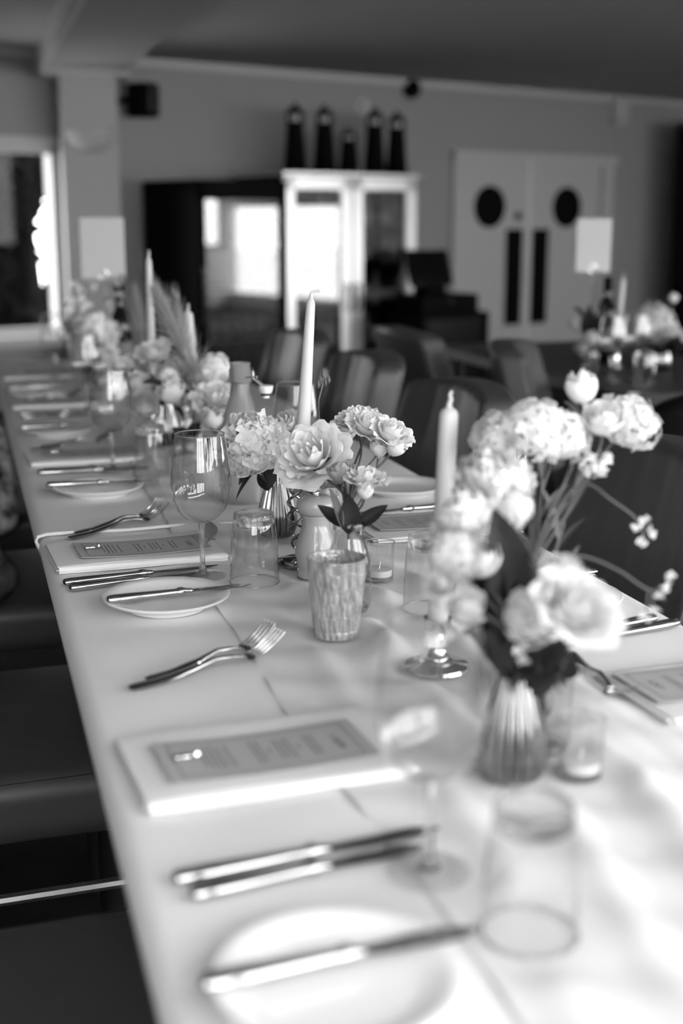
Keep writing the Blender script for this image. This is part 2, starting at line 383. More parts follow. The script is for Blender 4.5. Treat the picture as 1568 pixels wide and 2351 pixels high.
obj('base', G().lathe([(0.05, 0.006), (0.058, 0.004), (0.06, 0.0)], 20).xf(R90), 'white_plastic', sn)
sw = thing('light_switch', 'small pale switch plate on the wall just right of the column', 'switch', room(0.05, 0.0, 0.98), RA)
obj('plate', G().rbox(0.045, 0.008, 0.075, 0.006, 2, (0, -0.008, 0)), 'white_plastic', sw)
obj('rocker', G().rbox(0.012, 0.006, 0.022, 0.004, 2, (0, -0.018, 0)), 'white_plastic', sw)
# curtain at the right
cu = thing('curtain', 'heavy black curtain with a gathered heading at the right edge', 'curtain', room(5.66, 0.30, 0.02), RA)
def cur(u, v):
    return (-0.40 + 0.55 * u, -0.09 + 0.035 * math.sin(u * 40) * (0.6 + 0.4 * v) - 0.5 * u * 0.3, 2.04 * v)
obj('drape', G().grid(cur, 90, 12), 'curtain_cloth', cu)
def cur2(u, v):
    return (-0.40 + 0.55 * u, -0.10 + 0.02 * math.sin(u * 120) - 0.5 * u * 0.3, 1.98 + 0.10 * v)
obj('heading', G().grid(cur2, 150, 4), 'curtain_cloth', cu)
obj('curtain_rod', G().tube([(-0.43, -0.06, 2.1), (0.17, -0.22, 2.1)], 0.012), 'dark_metal', cu)
# the garden outside the far window: dark trees against the sky
def tree(label, k, d, z, rx, rz, nleaf, seed):
    rnd = random.Random(seed); t = thing('garden_tree', label, 'tree', room(k, d, -0.5), RA, 'trees beyond the far window')
    g = G()
    for _ in range(nleaf):
        v = Vector((rnd.gauss(0, 1), rnd.gauss(0, 1), rnd.gauss(0, 1))).normalized() * rnd.random() ** 0.33
        p = Vector((v.x * rx, v.y * rx, z + 0.5 + v.z * rz)); a = Vector((rnd.gauss(0, 1), rnd.gauss(0, 1), rnd.gauss(0, 1))).normalized(); b = a.orthogonal()
        s_ = 0.14 + 0.12 * rnd.random()
        g.add([p - a * s_, p + b * s_ * 0.5, p + a * s_, p - b * s_ * 0.5], [(0, 1, 2, 3)])
    fo = obj('foliage', g, 'tree_leaf', t, smooth=False); fo['kind'] = 'stuff'
    obj('trunk', G().tube([(0, 0, 0), (0.05, 0, z * 0.6), (0, 0, z + 0.4)], [0.12, 0.09, 0.05]), 'tree_leaf', t)
tree('tall dark tree filling the middle of the far window', -0.62, -2.2, 1.15, 0.62, 0.95, 4600, 1)
tree('dark rounded bush low behind the far window sill', 0.3, -1.9, 0.25, 0.9, 0.42, 3200, 2)
tree('dark tree at the left side of the far window', -0.95, -2.9, 1.1, 0.6, 1.2, 3400, 3)
tree('dark branch canopy across the top of the far window', -0.15, -1.7, 1.72, 0.8, 0.20, 2600, 4)

# ------------------------------------------------------------------ drinks fridges, bottles and lighthouses against the far wall
def bottle_set():
    prof = [(0.0, 0.0), (0.034, 0.0), (0.036, 0.01), (0.036, 0.13), (0.030, 0.16), (0.014, 0.19), (0.013, 0.235), (0.016, 0.24), (0.016, 0.25), (0.0, 0.25)]
    return G().lathe(prof, 16), G().lathe([(0.0366, 0.035), (0.0366, 0.105)], 16)
BM, BLM = bottle_set()
bmesh_by = {k: BM.mesh('glass_body', k) for k in ('bottle_dark', 'bottle_green', 'bottle_pale')}
lmesh_by = {k: BLM.mesh('paper_label', k) for k in ('bottle_label', 'label_grey')}
def bottle(label, group, k, d, z, kind, lab, sc=1.0):
    b = thing('drinks_bottle', label, 'bottle', room(k, d, z), RA, group); b.scale = (sc, sc, sc)
    obj('glass_body', bmesh_by[kind], None, b); obj('paper_label', lmesh_by[lab], None, b)
FK0, FK1, FZ = 0.765, 1.955, 1.57
fr = thing('steel_fridge', 'two-door stainless steel bottle fridge with glass doors', 'fridge', room(FK0, 0.70, 0), RA)
FW = FK1 - FK0
bd = G(); bd.box(0, FW, 0.60, 0.63, 0.05, FZ); bd.box(0, 0.03, 0.04, 0.62, 0.05, FZ); bd.box(FW - 0.03, FW, 0.04, 0.62, 0.05, FZ); bd.box(0, FW, 0.04, 0.62, FZ - 0.05, FZ); bd.box(0, FW, 0.04, 0.62, 0.0, 0.08); bd.box(FW / 2 - 0.012, FW / 2 + 0.012, 0.08, 0.62, 0.05, FZ)
obj('body', bd, 'black', fr, smooth=False)
obj('top_edge', G().box(-0.005, FW + 0.02, 0.0, 0.63, FZ, FZ + 0.025), 'brushed_steel', fr, smooth=False)
for a, b in ((0.0, FW / 2 - 0.008), (FW / 2 + 0.008, FW)):
    s_ = 0.088
    d = obj('door_frame', G().box(a, a + s_, 0, 0.04, 0.1, FZ - 0.01).box(b - s_, b, 0, 0.04, 0.1, FZ - 0.01).box(a, b, 0, 0.04, FZ - 0.09, FZ - 0.01).box(a, b, 0, 0.04, 0.1, 0.18), 'brushed_steel', fr, smooth=False)
    obj('glass_pane', G().box(a + s_, b - s_, 0.015, 0.025, 0.18, FZ - 0.09), 'fridge_glass', d, smooth=False)
    hx = b - 0.035 if a == 0 else a + 0.035
    obj('handle', G().tube([(hx, 0.0, 0.80), (hx, -0.04, 0.80), (hx, -0.04, 0.62), (hx, 0.0, 0.62)], 0.011), 'dark_metal', d)
for z in (0.36, 0.66, 0.96, 1.22):
    obj('shelf', G().box(0.03, FW - 0.03, 0.06, 0.6, z - 0.012, z), 'dark_metal', fr, smooth=False)
rnd = random.Random(3)
for r, z in enumerate((0.081, 0.36, 0.66, 0.96, 1.22)):
    for side, nm in ((0, 'left'), (1, 'right')):
        for q in range(5):
            k = FK0 + 0.115 + side * FW / 2 + q * 0.088
            lab = 'label_grey' if rnd.random() < 0.4 else 'bottle_label'
            row = ('bottom', 'second lowest', 'middle', 'second highest', 'top')[r]
            bottle('%s bottle on the %s shelf behind the %s door of the steel fridge' % (('leftmost', 'second', 'middle', 'fourth', 'rightmost')[q], row, nm), 'bottles on the %s shelf, %s steel fridge door' % (row, nm),
                   k, 0.60, z, rnd.choice(['bottle_dark', 'bottle_green', 'bottle_pale', 'bottle_pale']), lab, 0.92)
bk = thing('black_fridge', 'tall black display fridge with one wide glass door', 'fridge', room(0.0, 0.80, 0), RA)
g = G(); g.box(0, 0.72, 0.70, 0.74, 0, 1.53); g.box(0, 0.03, 0.04, 0.74, 0, 1.53); g.box(0.69, 0.72, 0.04, 0.74, 0, 1.53); g.box(0, 0.72, 0.04, 0.74, 1.47, 1.53); g.box(0, 0.72, 0.04, 0.74, 0, 0.1)
obj('body', g, 'black', bk, smooth=False)
d = obj('door_frame', G().box(0, 0.07, 0, 0.04, 0.1, 1.53).box(0.66, 0.72, 0, 0.04, 0.1, 1.53).box(0, 0.72, 0, 0.04, 1.40, 1.53).box(0, 0.72, 0, 0.04, 0.1, 0.16), 'black', bk, smooth=False)
obj('glass_pane', G().box(0.07, 0.66, 0.012, 0.022, 0.16, 1.40), 'fridge_glass', d, smooth=False)
obj('handle', G().tube([(0.035, 0.0, 0.95), (0.035, -0.035, 0.95), (0.035, -0.035, 0.6), (0.035, 0.0, 0.6)], 0.01), 'dark_metal', d)
for z in (0.45, 0.78, 1.1):
    obj('shelf', G().box(0.03, 0.69, 0.06, 0.7, z - 0.012, z), 'dark_metal', bk, smooth=False)
for r, z in enumerate((0.101, 0.45)):
    for q in range(6):
        bottle('%s dark bottle on the %s shelf of the black fridge' % (('leftmost', 'second', 'third', 'fourth', 'fifth', 'rightmost')[q], ('bottom', 'lower middle')[r]), 'bottles on the %s shelf of the black fridge' % ('bottom', 'lower middle')[r], 0.12 + q * 0.098, 0.60, z, rnd.choice(['bottle_dark', 'bottle_green']), 'label_grey', 1.0)
def lighthouse(label, k, h, d=0.45):
    t = thing('lighthouse_ornament', label, 'lighthouse', room(k, d, FZ + 0.025), RA, 'lighthouse ornaments on the fridge')
    s_ = h / 0.5; w = 0.092 if h > 0.4 else 0.085
    obj('tower', G().lathe([(0, 0), (w, 0), (w, 0.02 * s_), (w * 0.92, 0.03 * s_), (w * 0.66, 0.345 * s_), (w * 0.72, 0.35 * s_), (w * 0.72, 0.365 * s_), (0, 0.365 * s_)], 24), 'black', t)
    obj('lantern', G().lathe([(w * 0.42, 0.366 * s_), (w * 0.42, 0.41 * s_)], 20), 'lamp_white', t)
    ra = G()
    for q in range(8):
        a = 2 * math.pi * q / 8; ra.tube([(w * 0.66 * math.cos(a), w * 0.66 * math.sin(a), 0.362 * s_), (w * 0.6 * math.cos(a), w * 0.6 * math.sin(a), 0.412 * s_)], 0.005, 5)
    obj('railing', ra, 'black', t)['kind'] = 'stuff'
    obj('roof', G().lathe([(0, 0.41 * s_), (w * 0.78, 0.41 * s_), (w * 0.74, 0.425 * s_), (w * 0.3, 0.465 * s_), (w * 0.14, 0.475 * s_), (w * 0.16, 0.49 * s_), (0, 0.5 * s_)], 20), 'black', t)
lighthouse('leftmost tall black lighthouse ornament on the steel fridge', 1.03, 0.495)
lighthouse('tall black lighthouse ornament, second from the left on the fridge', 1.288, 0.495)
lighthouse('short black lighthouse ornament in the middle of the row', 1.51, 0.34)
lighthouse('tall black lighthouse ornament just right of the short one', 1.75, 0.50)
lighthouse('rightmost tall black lighthouse ornament on the steel fridge', 1.96, 0.48)
# till on a dark cabinet
cb = thing('till_cabinet', 'low black cabinet with a glass front under the till', 'cabinet', room(1.62, 1.2, 0), RA)
obj('body', G().box(0, 0.66, 0.02, 0.42, 0, 0.60), 'black', cb, smooth=False)
obj('glass_front', G().box(0.04, 0.56, 0.0, 0.018, 0.06, 0.56), 'black_gloss', cb, smooth=False)
pr = thing('cash_drawer', 'flat black cash drawer and printer block under the till screen', 'cash drawer', room(1.66, 1.15, 0.60), RA)
obj('drawer', G().rbox(0.27, 0.17, 0.065, 0.012, 2, (0.27, 0.17, 0.066)), 'black', pr)
obj('keyhole', G().lathe([(0, 0.012), (0.014, 0.01), (0.016, 0)], 16).xf(Matrix.Translation((0.27, 0.0, 0.08)) @ R90), 'dark_metal', pr)
tl = thing('till_terminal', 'black touchscreen till tilted back on its stand', 'till', room(1.80, 1.02, 0.732), RA)
obj('stand', G().rbox(0.09, 0.09, 0.03, 0.012, 2, (0.08, 0.06, 0.03)).tube([(0.08, 0.06, 0.05), (0.08, 0.08, 0.16)], 0.03), 'black', tl)
obj('screen', G().rbox(0.20, 0.018, 0.135, 0.012, 2).xf(Matrix.Translation((0.06, 0.05, 0.19)) @ Matrix.Rotation(math.radians(0), 4, 'Y') @ Matrix.Rotation(math.radians(-18), 4, 'X')), 'black_gloss', tl)

# ------------------------------------------------------------------ the long table: two tables end to end, cloths, runner
TZ = 0.75
def table(label, y0, y1, x0=0.02, x1=0.78, ztop=0.745):
    t = thing('banquet_table', label, 'table', ((x0 + x1) / 2, (y0 + y1) / 2, 0))
    hx, hy = (x1 - x0) / 2, (y1 - y0) / 2
    obj('tabletop', G().box(-hx, hx, -hy, hy, ztop - 0.035, ztop), 'table_wood', t, smooth=False)
    lg = G().tube([(0, 0, 0), (0, 0, ztop - 0.035)], 0.022, 12).mesh('leg', 'dark_metal')
    for a in (-1, 1):
        for b in (-1, 1): obj('leg', lg, None, t, (a * (hx - 0.07), b * (hy - 0.12), 0))
table('long table under the near white cloth', 0.16, 2.22)
table('long table under the far white cloth', 2.24, 5.02)
def cloth(label, y0, y1, x0, x1, z, drop, seed, ends=(True, True)):
    """draped cloth: rounded edge, hanging sides with soft folds, faint creases on top"""
    rnd = random.Random(seed); r = 0.02; half = (x1 - x0) / 2; cx = (x0 + x1) / 2
    ph = [rnd.random() * 6 for _ in range(6)]
    prof = []                                            # (offset from centre, z, hang)
    for q in range(6): prof.append((-half, z - drop + (drop - r) * q / 6, 1 - q / 6))
    for q in range(7):
        a = math.pi * (1 - q / 12); prof.append((-half + r + r * math.cos(a), z - r + r * math.sin(a), 0))
    top = [(-half + r + (2 * half - 2 * r) * q / 40, z, 0) for q in range(1, 40)]
    prof = prof + top + [(-a, b, c) for a, b, c in reversed(prof)]
    n = len(prof); N = int((y1 - y0) / 0.02)
    def fn(u, v):
        a, b, h = prof[min(n - 1, round(u * (n - 1)))]; y = y0 + (y1 - y0) * v
        out = h * (-0.075 + 0.006 * math.sin(y * 9 + ph[0]) + 0.004 * math.sin(y * 21 + ph[1]))     # tucked in under the edge
        x = a + math.copysign(1, a) * out
        zz = b
        if h == 0 and abs(a) < half - r:
            zz += 0.0012 * math.sin(y * 31 + ph[2] + 3 * math.sin(x * 7)) * math.sin(x * 11 + ph[3]) ** 2 + 0.0008 * math.sin(x * 40 + y * 13 + ph[4])
            for cr in (0.26, 0.0, -0.26): zz += 0.00025 * math.exp(-((x - cr) / 0.006) ** 2)      # ironed fold lines
        return (cx + x, y, zz)
    o = obj('tablecloth', G().grid(fn, n, N), 'cloth', sharp=80)
    return tag(o, label, 'tablecloth')
cloth('white tablecloth over the near half of the long table', 0.14, 2.30, 0.0, 0.80, 0.7505, 0.20, 1)
cl = cloth('white tablecloth over the far half, its hem overlapping the near cloth', 2.19, 5.05, -0.004, 0.804, 0.7535, 0.20, 2)
hem = []
for q in range(41):
    hem.append((0.014 + 0.772 * q / 40, 2.19 + 0.004 * math.sin(q * 0.7), 0.7555))
side = [(-0.004 + 0.07 * q / 6, 2.19 + 0.003 * math.sin(q), 0.745 - 0.19 * q / 6) for q in range(6, -1, -1)] + [(-0.001, 2.19, 0.752)]
obj('hem', G().tube(side + hem, 0.0028, 6), 'cloth', cl)

FOOT = []                                               # footprints on the runner: (x, y, r)
def runner():
    rnd = random.Random(11)
    def fn(u, v):
        y = 0.2 + 4.75 * v
        lo = 0.222 + 0.012 * math.sin(y * 2.3 + 1) + 0.004 * math.sin(y * 9); hi = 0.575 + 0.02 * math.sin(y * 1.7)
        x = lo + (hi - lo) * u
        m = 1.0
        for fx, fy, r in FOOT:
            d = math.hypot(x - fx, y - fy); m = min(m, max(0.0, min(1.0, (d - r) / 0.035)))
        e = min(1, u / 0.12, (1 - u) / 0.12)
        c = x - 0.40 - 0.05 * math.sin(y * 1.9)
        f = 0.5 + 0.5 * math.sin(c * 70 + 2.0 * math.sin(y * 3.1) + 0.8 * math.sin(y * 11))
        g2 = 0.5 + 0.5 * math.sin(c * 34 + 3.0 * math.sin(y * 2.2 + 1.0))
        amp = 0.005 + 0.012 * math.exp(-((y - 1.5) / 0.22) ** 2 - ((x - 0.46) / 0.07) ** 2) + 0.013 * (0.5 + 0.5 * math.sin(y * 4.3 + 2.0)) * math.exp(-(c / 0.13) ** 2)
        z = amp * (0.65 * f ** 2 + 0.5 * g2 ** 3) * m * e
        zb = 0.7522 + 0.0032 * max(0.0, min(1.0, (y - 2.12) / 0.06))
        return (x, y, zb + z + 0.0012 * math.sin(y * 60 + x * 30) * m)
    return tag(obj('table_runner', G().grid(fn, 70, 420), 'runner', sharp=80), 'crumpled white gauze runner down the middle of the table', 'table runner')

# ------------------------------------------------------------------ cutlery (lying along +x, handle end at x = 0)
def knife_parts(L):
    h = L * 0.47
    hs = [(0.0, 0.0065, 0.0035, 0.0028), (0.002, 0.0065, 0.0068, 0.0048), (0.008, 0.0065, 0.0085, 0.0056), (0.03, 0.0066, 0.0088, 0.0055), (h * 0.6, 0.0066, 0.0074, 0.0048), (h * 0.93, 0.0066, 0.0058, 0.0042), (h, 0.0066, 0.0054, 0.0042)]
    bs = [(h, 0.0066, 0.0054, 0.0042), (h + 0.004, 0.0066, 0.0072, 0.0058), (h + 0.009, 0.0066, 0.0074, 0.006), (h + 0.014, 0.0066, 0.005, 0.004), (h + 0.022, 0.0064, 0.0056, 0.003)]
    e = L
    bl = []
    for q in range(15):
        t = q / 14; x = h + 0.02 + (e - h - 0.02) * t
        w = 0.0062 + 0.0042 * math.sin(min(1, t * 1.3) * math.pi * 0.5) if t < 0.72 else 0.0104 * max(0.05, 1 - ((t - 0.72) / 0.28) ** 2.2)
        bl.append((x, 0.0064 - 0.001 * t, w, 0.0014 * (1 - 0.5 * t)))
    return G().loft(hs), G().loft(bs), G().loft(bl, 12, 2.0)
def make_knife(L, label, group):
    t = thing('table_knife', label, 'knife', group=group)
    a, b, c = knife_parts(L)
    obj('handle', a, 'steel', t); obj('bolster', b, 'steel', t); obj('blade', c, 'steel', t)
    return t
def fork_z(x, L):
    t = x / L
    return 0.004 + 0.012 * math.exp(-((t - 0.58) / 0.2) ** 2) * 1.0 + (0.0 if t < 0.72 else 0.030 * ((t - 0.72) / 0.28) ** 1.6)
def make_fork(L, label, group):
    t = thing('table_fork', label, 'fork', group=group)
    hs = []
    for x, w, h in ((0, 0.004, 0.0012), (0.003, 0.0085, 0.002), (0.012, 0.0105, 0.0024), (0.04, 0.0095, 0.0025), (0.08, 0.0058, 0.0026), (0.11, 0.0036, 0.0027), (0.135, 0.0033, 0.0026), (0.146, 0.0045, 0.002)):
        x = x * L / 0.2; hs.append((x, fork_z(x, L), w, h))
    obj('handle', G().loft(hs), 'steel', t)
    bs = []
    for q in range(6):
        x = L * (0.715 + 0.085 * q / 5); bs.append((x, fork_z(x, L) - 0.002 * math.sin(q / 5 * 3), (0.0042, 0.0072, 0.0100, 0.0117, 0.0124, 0.0126)[q], 0.0012))
    obj('head', G().loft(bs), 'steel', t)
    tines = G()
    for k in range(4):
        y = (k - 1.5) * 0.0067; secs = []
        for q in range(9):
            x = L * (0.79 + 0.21 * q / 8); secs.append((x, fork_z(x, L), 0.0017 * (1 - 0.45 * q / 8), 0.0011))
        o = G().loft(secs, 8)
        tines_o = obj('tine', o, 'steel', t, (0, y, 0))
    return t
KP = make_knife(0.238, '', None); KS = make_knife(0.205, '', None); FK = make_fork(0.205, '', None); FS = make_fork(0.185, '', None)
PROTO = [KP, KS, FK, FS]
def put(proto, label, p0, p1, z, group, tilt=0.0, roll=0.0):
    """lay cutlery with its handle end at p0 pointing to p1"""
    a = math.atan2(p1[1] - p0[1], p1[0] - p0[0])
    c = clone(proto, label, (p0[0], p0[1], z), None, group)
    c.rotation_euler = (roll, -tilt, a)
    return c
# ------------------------------------------------------------------ plates, napkins, menus
plate_prof = [(0.0, 0.004), (0.046, 0.004), (0.050, 0.0), (0.054, 0.0), (0.056, 0.004), (0.072, 0.010), (0.0865, 0.0165), (0.0875, 0.0185), (0.0862, 0.0195), (0.074, 0.0155), (0.060, 0.0105), (0.052, 0.0095), (0.0, 0.0095)]
PLM = G().lathe(plate_prof, 72).mesh('side_plate', 'china', sharp=60)
def plate(label, x, y, z=TZ + 0.002, group='side plates along the table'):
    return tag(obj('side_plate', PLM, None, None, (x, y, z)), label, 'plate', group)
def napkin_mesh(lx, ly, seed):
    rnd = random.Random(seed); g = G()
    z = 0.0
    for k in range(4):
        t = 0.0026; ox = (0.0, -0.004, 0.003, -0.002)[k]; oy = (-0.006, 0.003, -0.003, 0.002)[k]
        g.rbox(lx / 2, ly / 2, t / 2, t * 0.48, 8, (ox, oy, z + t / 2), deform=lambda p, k=k: (p.x, p.y + 0.002 * math.sin(p.x * 30 + k), p.z + 0.0012 * math.sin(p.x * 22 + k) * math.cos(p.y * 18) * (k / 3)))
        z += t * 1.02
    # the folded edge facing the camera wraps the layers
    g.grid(lambda u, v: (-lx / 2 + lx * v, -ly / 2 - 0.0055 * math.sin(math.pi * u), z * 0.5 - z * 0.5 * math.cos(math.pi * u) * 0.98), 10, 16)
    return g
def napkin(label, x, y, a, lx=0.26, ly=0.16, seed=1, z=TZ + 0.002, group='folded napkins along the table'):
    o = tag(obj('folded_napkin', napkin_mesh(lx, ly, seed), 'napkin', None, (x, y, z), (0, 0, a), sharp=70), label, 'napkin', group)
    return o
def menu(label, x, y, a, z, heading=None, flip=False, charm=True, lx=0.205, ly=0.098, group='printed menu cards'):
    """thin card, long side along x; text lines run across the short side"""
    t = thing('menu_card', label, 'menu card', (x, y, z), a + (math.pi if flip else 0), group)
    def bend(u, v):
        X = -lx / 2 + lx * u; return (X, -ly / 2 + ly * v, 0.0012 + 0.0045 * (2 * u - 1) ** 2 * (1 if u < 0.5 else 0.6))
    zc = lambda X: bend(X / lx + 0.5, 0)[2]
    cg = G().grid(bend, 14, 3); n = len(cg.v); top = list(cg.v); cg.v = top + [(p[0], p[1], p[2] - 0.0007) for p in top]
    cg.f = cg.f + [tuple(i + n for i in reversed(f)) for f in cg.f]
    rim = [i for i in range(14)] + [13 + 14 * j for j in range(1, 3)] + [28 + i for i in range(12, -1, -1)] + [14]
    cg.f += [(rim[i], rim[(i + 1) % len(rim)], rim[(i + 1) % len(rim)] + n, rim[i] + n) for i in range(len(rim))]
    obj('card', cg, 'menu', t, smooth=False)
    b = G(); m = 0.012; w = 0.0009
    def strip(x0, x1, y0, y1, g):
        N = max(1, int(abs(x1 - x0) / 0.02)); 
        for q in range(N):
            xa, xb = x0 + (x1 - x0) * q / N, x0 + (x1 - x0) * (q + 1) / N
            g.add([(xa, y0, zc(xa) + 0.0003), (xb, y0, zc(xb) + 0.0003), (xb, y1, zc(xb) + 0.0003), (xa, y1, zc(xa) + 0.0003)], [(0, 1, 2, 3)])
    strip(-lx / 2 + m, lx / 2 - m, -ly / 2 + 0.008, -ly / 2 + 0.008 + w, b); strip(-lx / 2 + m, lx / 2 - m, ly / 2 - 0.008 - w, ly / 2 - 0.008, b)
    strip(-lx / 2 + m, -lx / 2 + m + w, -ly / 2 + 0.008, ly / 2 - 0.008, b); strip(lx / 2 - m - w, lx / 2 - m, -ly / 2 + 0.008, ly / 2 - 0.008, b)
    obj('border', b, 'print', t, smooth=False)
    rnd = random.Random(int(abs(x * 1000) + y * 77)); ln = G()
    rows = [(-0.062, .5), (-0.056, .62), (-0.050, .66), (-0.044, .6), (-0.036, .62), (-0.004, .6), (-0.010, .66), (0.004, .12), (0.020, .5), (0.026, .62), (0.014, .54), (0.034, .1), (0.046, .6), (0.052, .56)]
    for X, frac in rows:
        half = frac * ly * 0.44; yy = -half
        while yy < half:
            wd = 0.003 + 0.006 * rnd.random(); strip(X - 0.0007, X + 0.0007, yy, min(half, yy + wd), ln); yy += wd + 0.0011
    obj('printed_lines', ln, 'print', t, smooth=False)['kind'] = 'stuff'
    if heading:
        cu = bpy.data.curves.new('heading', 'FONT'); cu.body = heading; cu.size = 0.011; cu.align_x = 'CENTER'; cu.materials.append(MATS['print'])
        tmp = bpy.data.objects.new('heading_curve', cu); me = bpy.data.meshes.new_from_object(tmp); bpy.data.objects.remove(tmp)
        h = bpy.data.objects.new('heading', me); COL.objects.link(h); h.parent = t; h['kind'] = 'stuff'
        h.location = (0.071, 0, zc(0.073) + 0.0006); h.rotation_euler = (0, -0.04, math.radians(-90))
    if charm:
        ch = obj('charm', G().rbox(0.008, 0.0035, 0.0022, 0.0015, 2, (-0.082, 0, 0.0075)), 'chrome', t)
        obj('bead', G().lathe([(0.0001, -0.004), (0.003, -0.003), (0.0042, 0), (0.003, 0.003), (0.0001, 0.004)], 14, (-0.069, 0, 0.0088)), 'chrome', ch)
    return t
GK, GF = 'dinner knives beside the napkins', 'forks beside the napkins'
SET = [  # name of the place on the left side, plate, plate-knife ends, two knives (handle, tip), napkin centre + angle, two forks (handle, tip)
    ('nearest the camera', (0.119, 0.775), ((0.025, 0.779), (0.225, 0.795)), (((0.034, 0.956), (0.275, 0.984)), ((0.043, 0.927), (0.264, 0.958))), (0.158, 1.178, 0.06), (((0.055, 1.408), (0.275, 1.489)), ((0.078, 1.43), (0.271, 1.529)))),
    ('at the second place', (0.146, 1.728), ((0.063, 1.709), (0.253, 1.732)), (((0.017, 1.869), (0.251, 1.907)), ((0.023, 1.838), (0.24, 1.879))), (0.142, 2.03, 0.05), (((0.047, 2.153), (0.256, 2.271)), ((0.06, 2.184), (0.239, 2.291)))),
    ('at the third place', (0.133, 2.518), ((0.035, 2.528), (0.223, 2.523)), (((0.031, 2.742), (0.189, 2.741)), ((0.042, 2.758), (0.192, 2.766))), (0.15, 2.925, 0.05), (((0.034, 3.044), (0.211, 3.092)), ((0.059, 3.086), (0.202, 3.133)))),
    ('at the fourth place', (0.11, 3.261), ((0.022, 3.27), (0.185, 3.289)), (((0.033, 3.608), (0.209, 3.625)), ((0.038, 3.542), (0.203, 3.559))), (0.15, 3.83, 0.05), (((0.036, 3.855), (0.197, 3.905)), ((0.05, 3.898), (0.194, 3.945)))),
    ('at the fifth place', (0.096, 4.014), ((0.024, 4.045), (0.171, 4.066)), (((0.029, 4.182), (0.16, 4.2)), ((0.036, 4.236), (0.161, 4.245))), (0.15, 4.55, 0.04), None),
]
for nm, pc, pk, kn, nk, fk in SET:
    plate('white side plate %s on the left, a butter knife across it' % nm, *pc)
    L = 0.205
    a = Vector(pk[1]) - Vector(pk[0]); a = a.normalized() * L; p1 = (pk[0][0] + a.x, pk[0][1] + a.y)
    put(KS, 'butter knife lying across the side plate %s' % nm, pk[0], p1, TZ + 0.0175, 'butter knives on the side plates', 0.0)
    put(KP, 'dinner knife %s, the one nearer the napkin' % nm, kn[0][0], kn[0][1], TZ + 0.002, GK)
    put(KS, 'starter knife %s, the one nearer the side plate' % nm, kn[1][0], kn[1][1], TZ + 0.002, GK)
    napkin('folded white napkin under the menu %s on the left' % nm, nk[0], nk[1], nk[2], seed=len(nm) % 5)
    menu('grey menu card with a silver charm on the napkin %s' % nm, nk[0] + (0.0 if nk[1] < 1.5 else 0.010), nk[1] - 0.008, nk[2] + 0.01, TZ + 0.0135, heading='MR ALBERT' if 'second' in nm else 'MR ALAN')
    if fk:
        put(FK, 'large fork %s on the left, nearer the napkin' % nm, fk[0][0], fk[0][1], TZ + 0.002, GF)
        put(FS, 'small fork %s on the left, beyond the large fork' % nm, fk[1][0], fk[1][1], TZ + 0.002, GF)
# right-hand side of the table
put(KP, 'knife with its handle at the right table edge, farther of the pair', (0.775, 1.452), (0.54, 1.395), TZ + 0.002, 'knives on the right side')
put(KS, 'knife with its handle at the right table edge, nearer of the pair', (0.757, 1.478), (0.55, 1.425), TZ + 0.002, 'knives on the right side')
fkr = put(FK, 'fork with its tines beside the front right menu', (0.587, 1.39), (0.562, 1.185), TZ + 0.002, 'forks on the right side')
napkin('white napkin under the front menu on the right side', 0.692, 1.222, math.pi + 0.05, lx=0.215, ly=0.15, seed=2)
menu('menu card on the napkin at the front right, partly outside the picture', 0.692, 1.232, 0.06, TZ + 0.0135, flip=True, charm=False, heading='LUCY')
napkin('white napkin under the menu between the flower bottle and the upright candle', 0.655, 2.062, math.pi + 0.03, seed=3)
menu('menu card seen behind the flower bottle on the right side', 0.648, 2.072, 0.05, TZ + 0.0135, flip=True, charm=False, heading='LUCY')
put(KP, 'dark handled knife lying above the menu behind the flower bottle', (0.775, 2.195), (0.54, 2.172), TZ + 0.006, 'knives on the right side')
plate('white side plate on the right edge behind the lisianthus buds', 0.700, 2.36)
put(FK, 'fork on the right side seen below the grass stems', (0.775, 1.892), (0.575, 1.862), TZ + 0.002, 'forks on the right side')
put(FS, 'small fork on the right side just beyond the other fork', (0.77, 1.925), (0.585, 1.90), TZ + 0.002, 'forks on the right side')
put(KS, 'knife on the right edge behind the big blurred bloom', (0.79, 1.712), (0.60, 1.69), TZ + 0.002, 'knives on the right side')
plate('white side plate behind the big blurred bloom on the right', 0.665, 1.58)
for o in PROTO:
    for c in list(o.children): bpy.data.objects.remove(c)
    bpy.data.objects.remove(o)

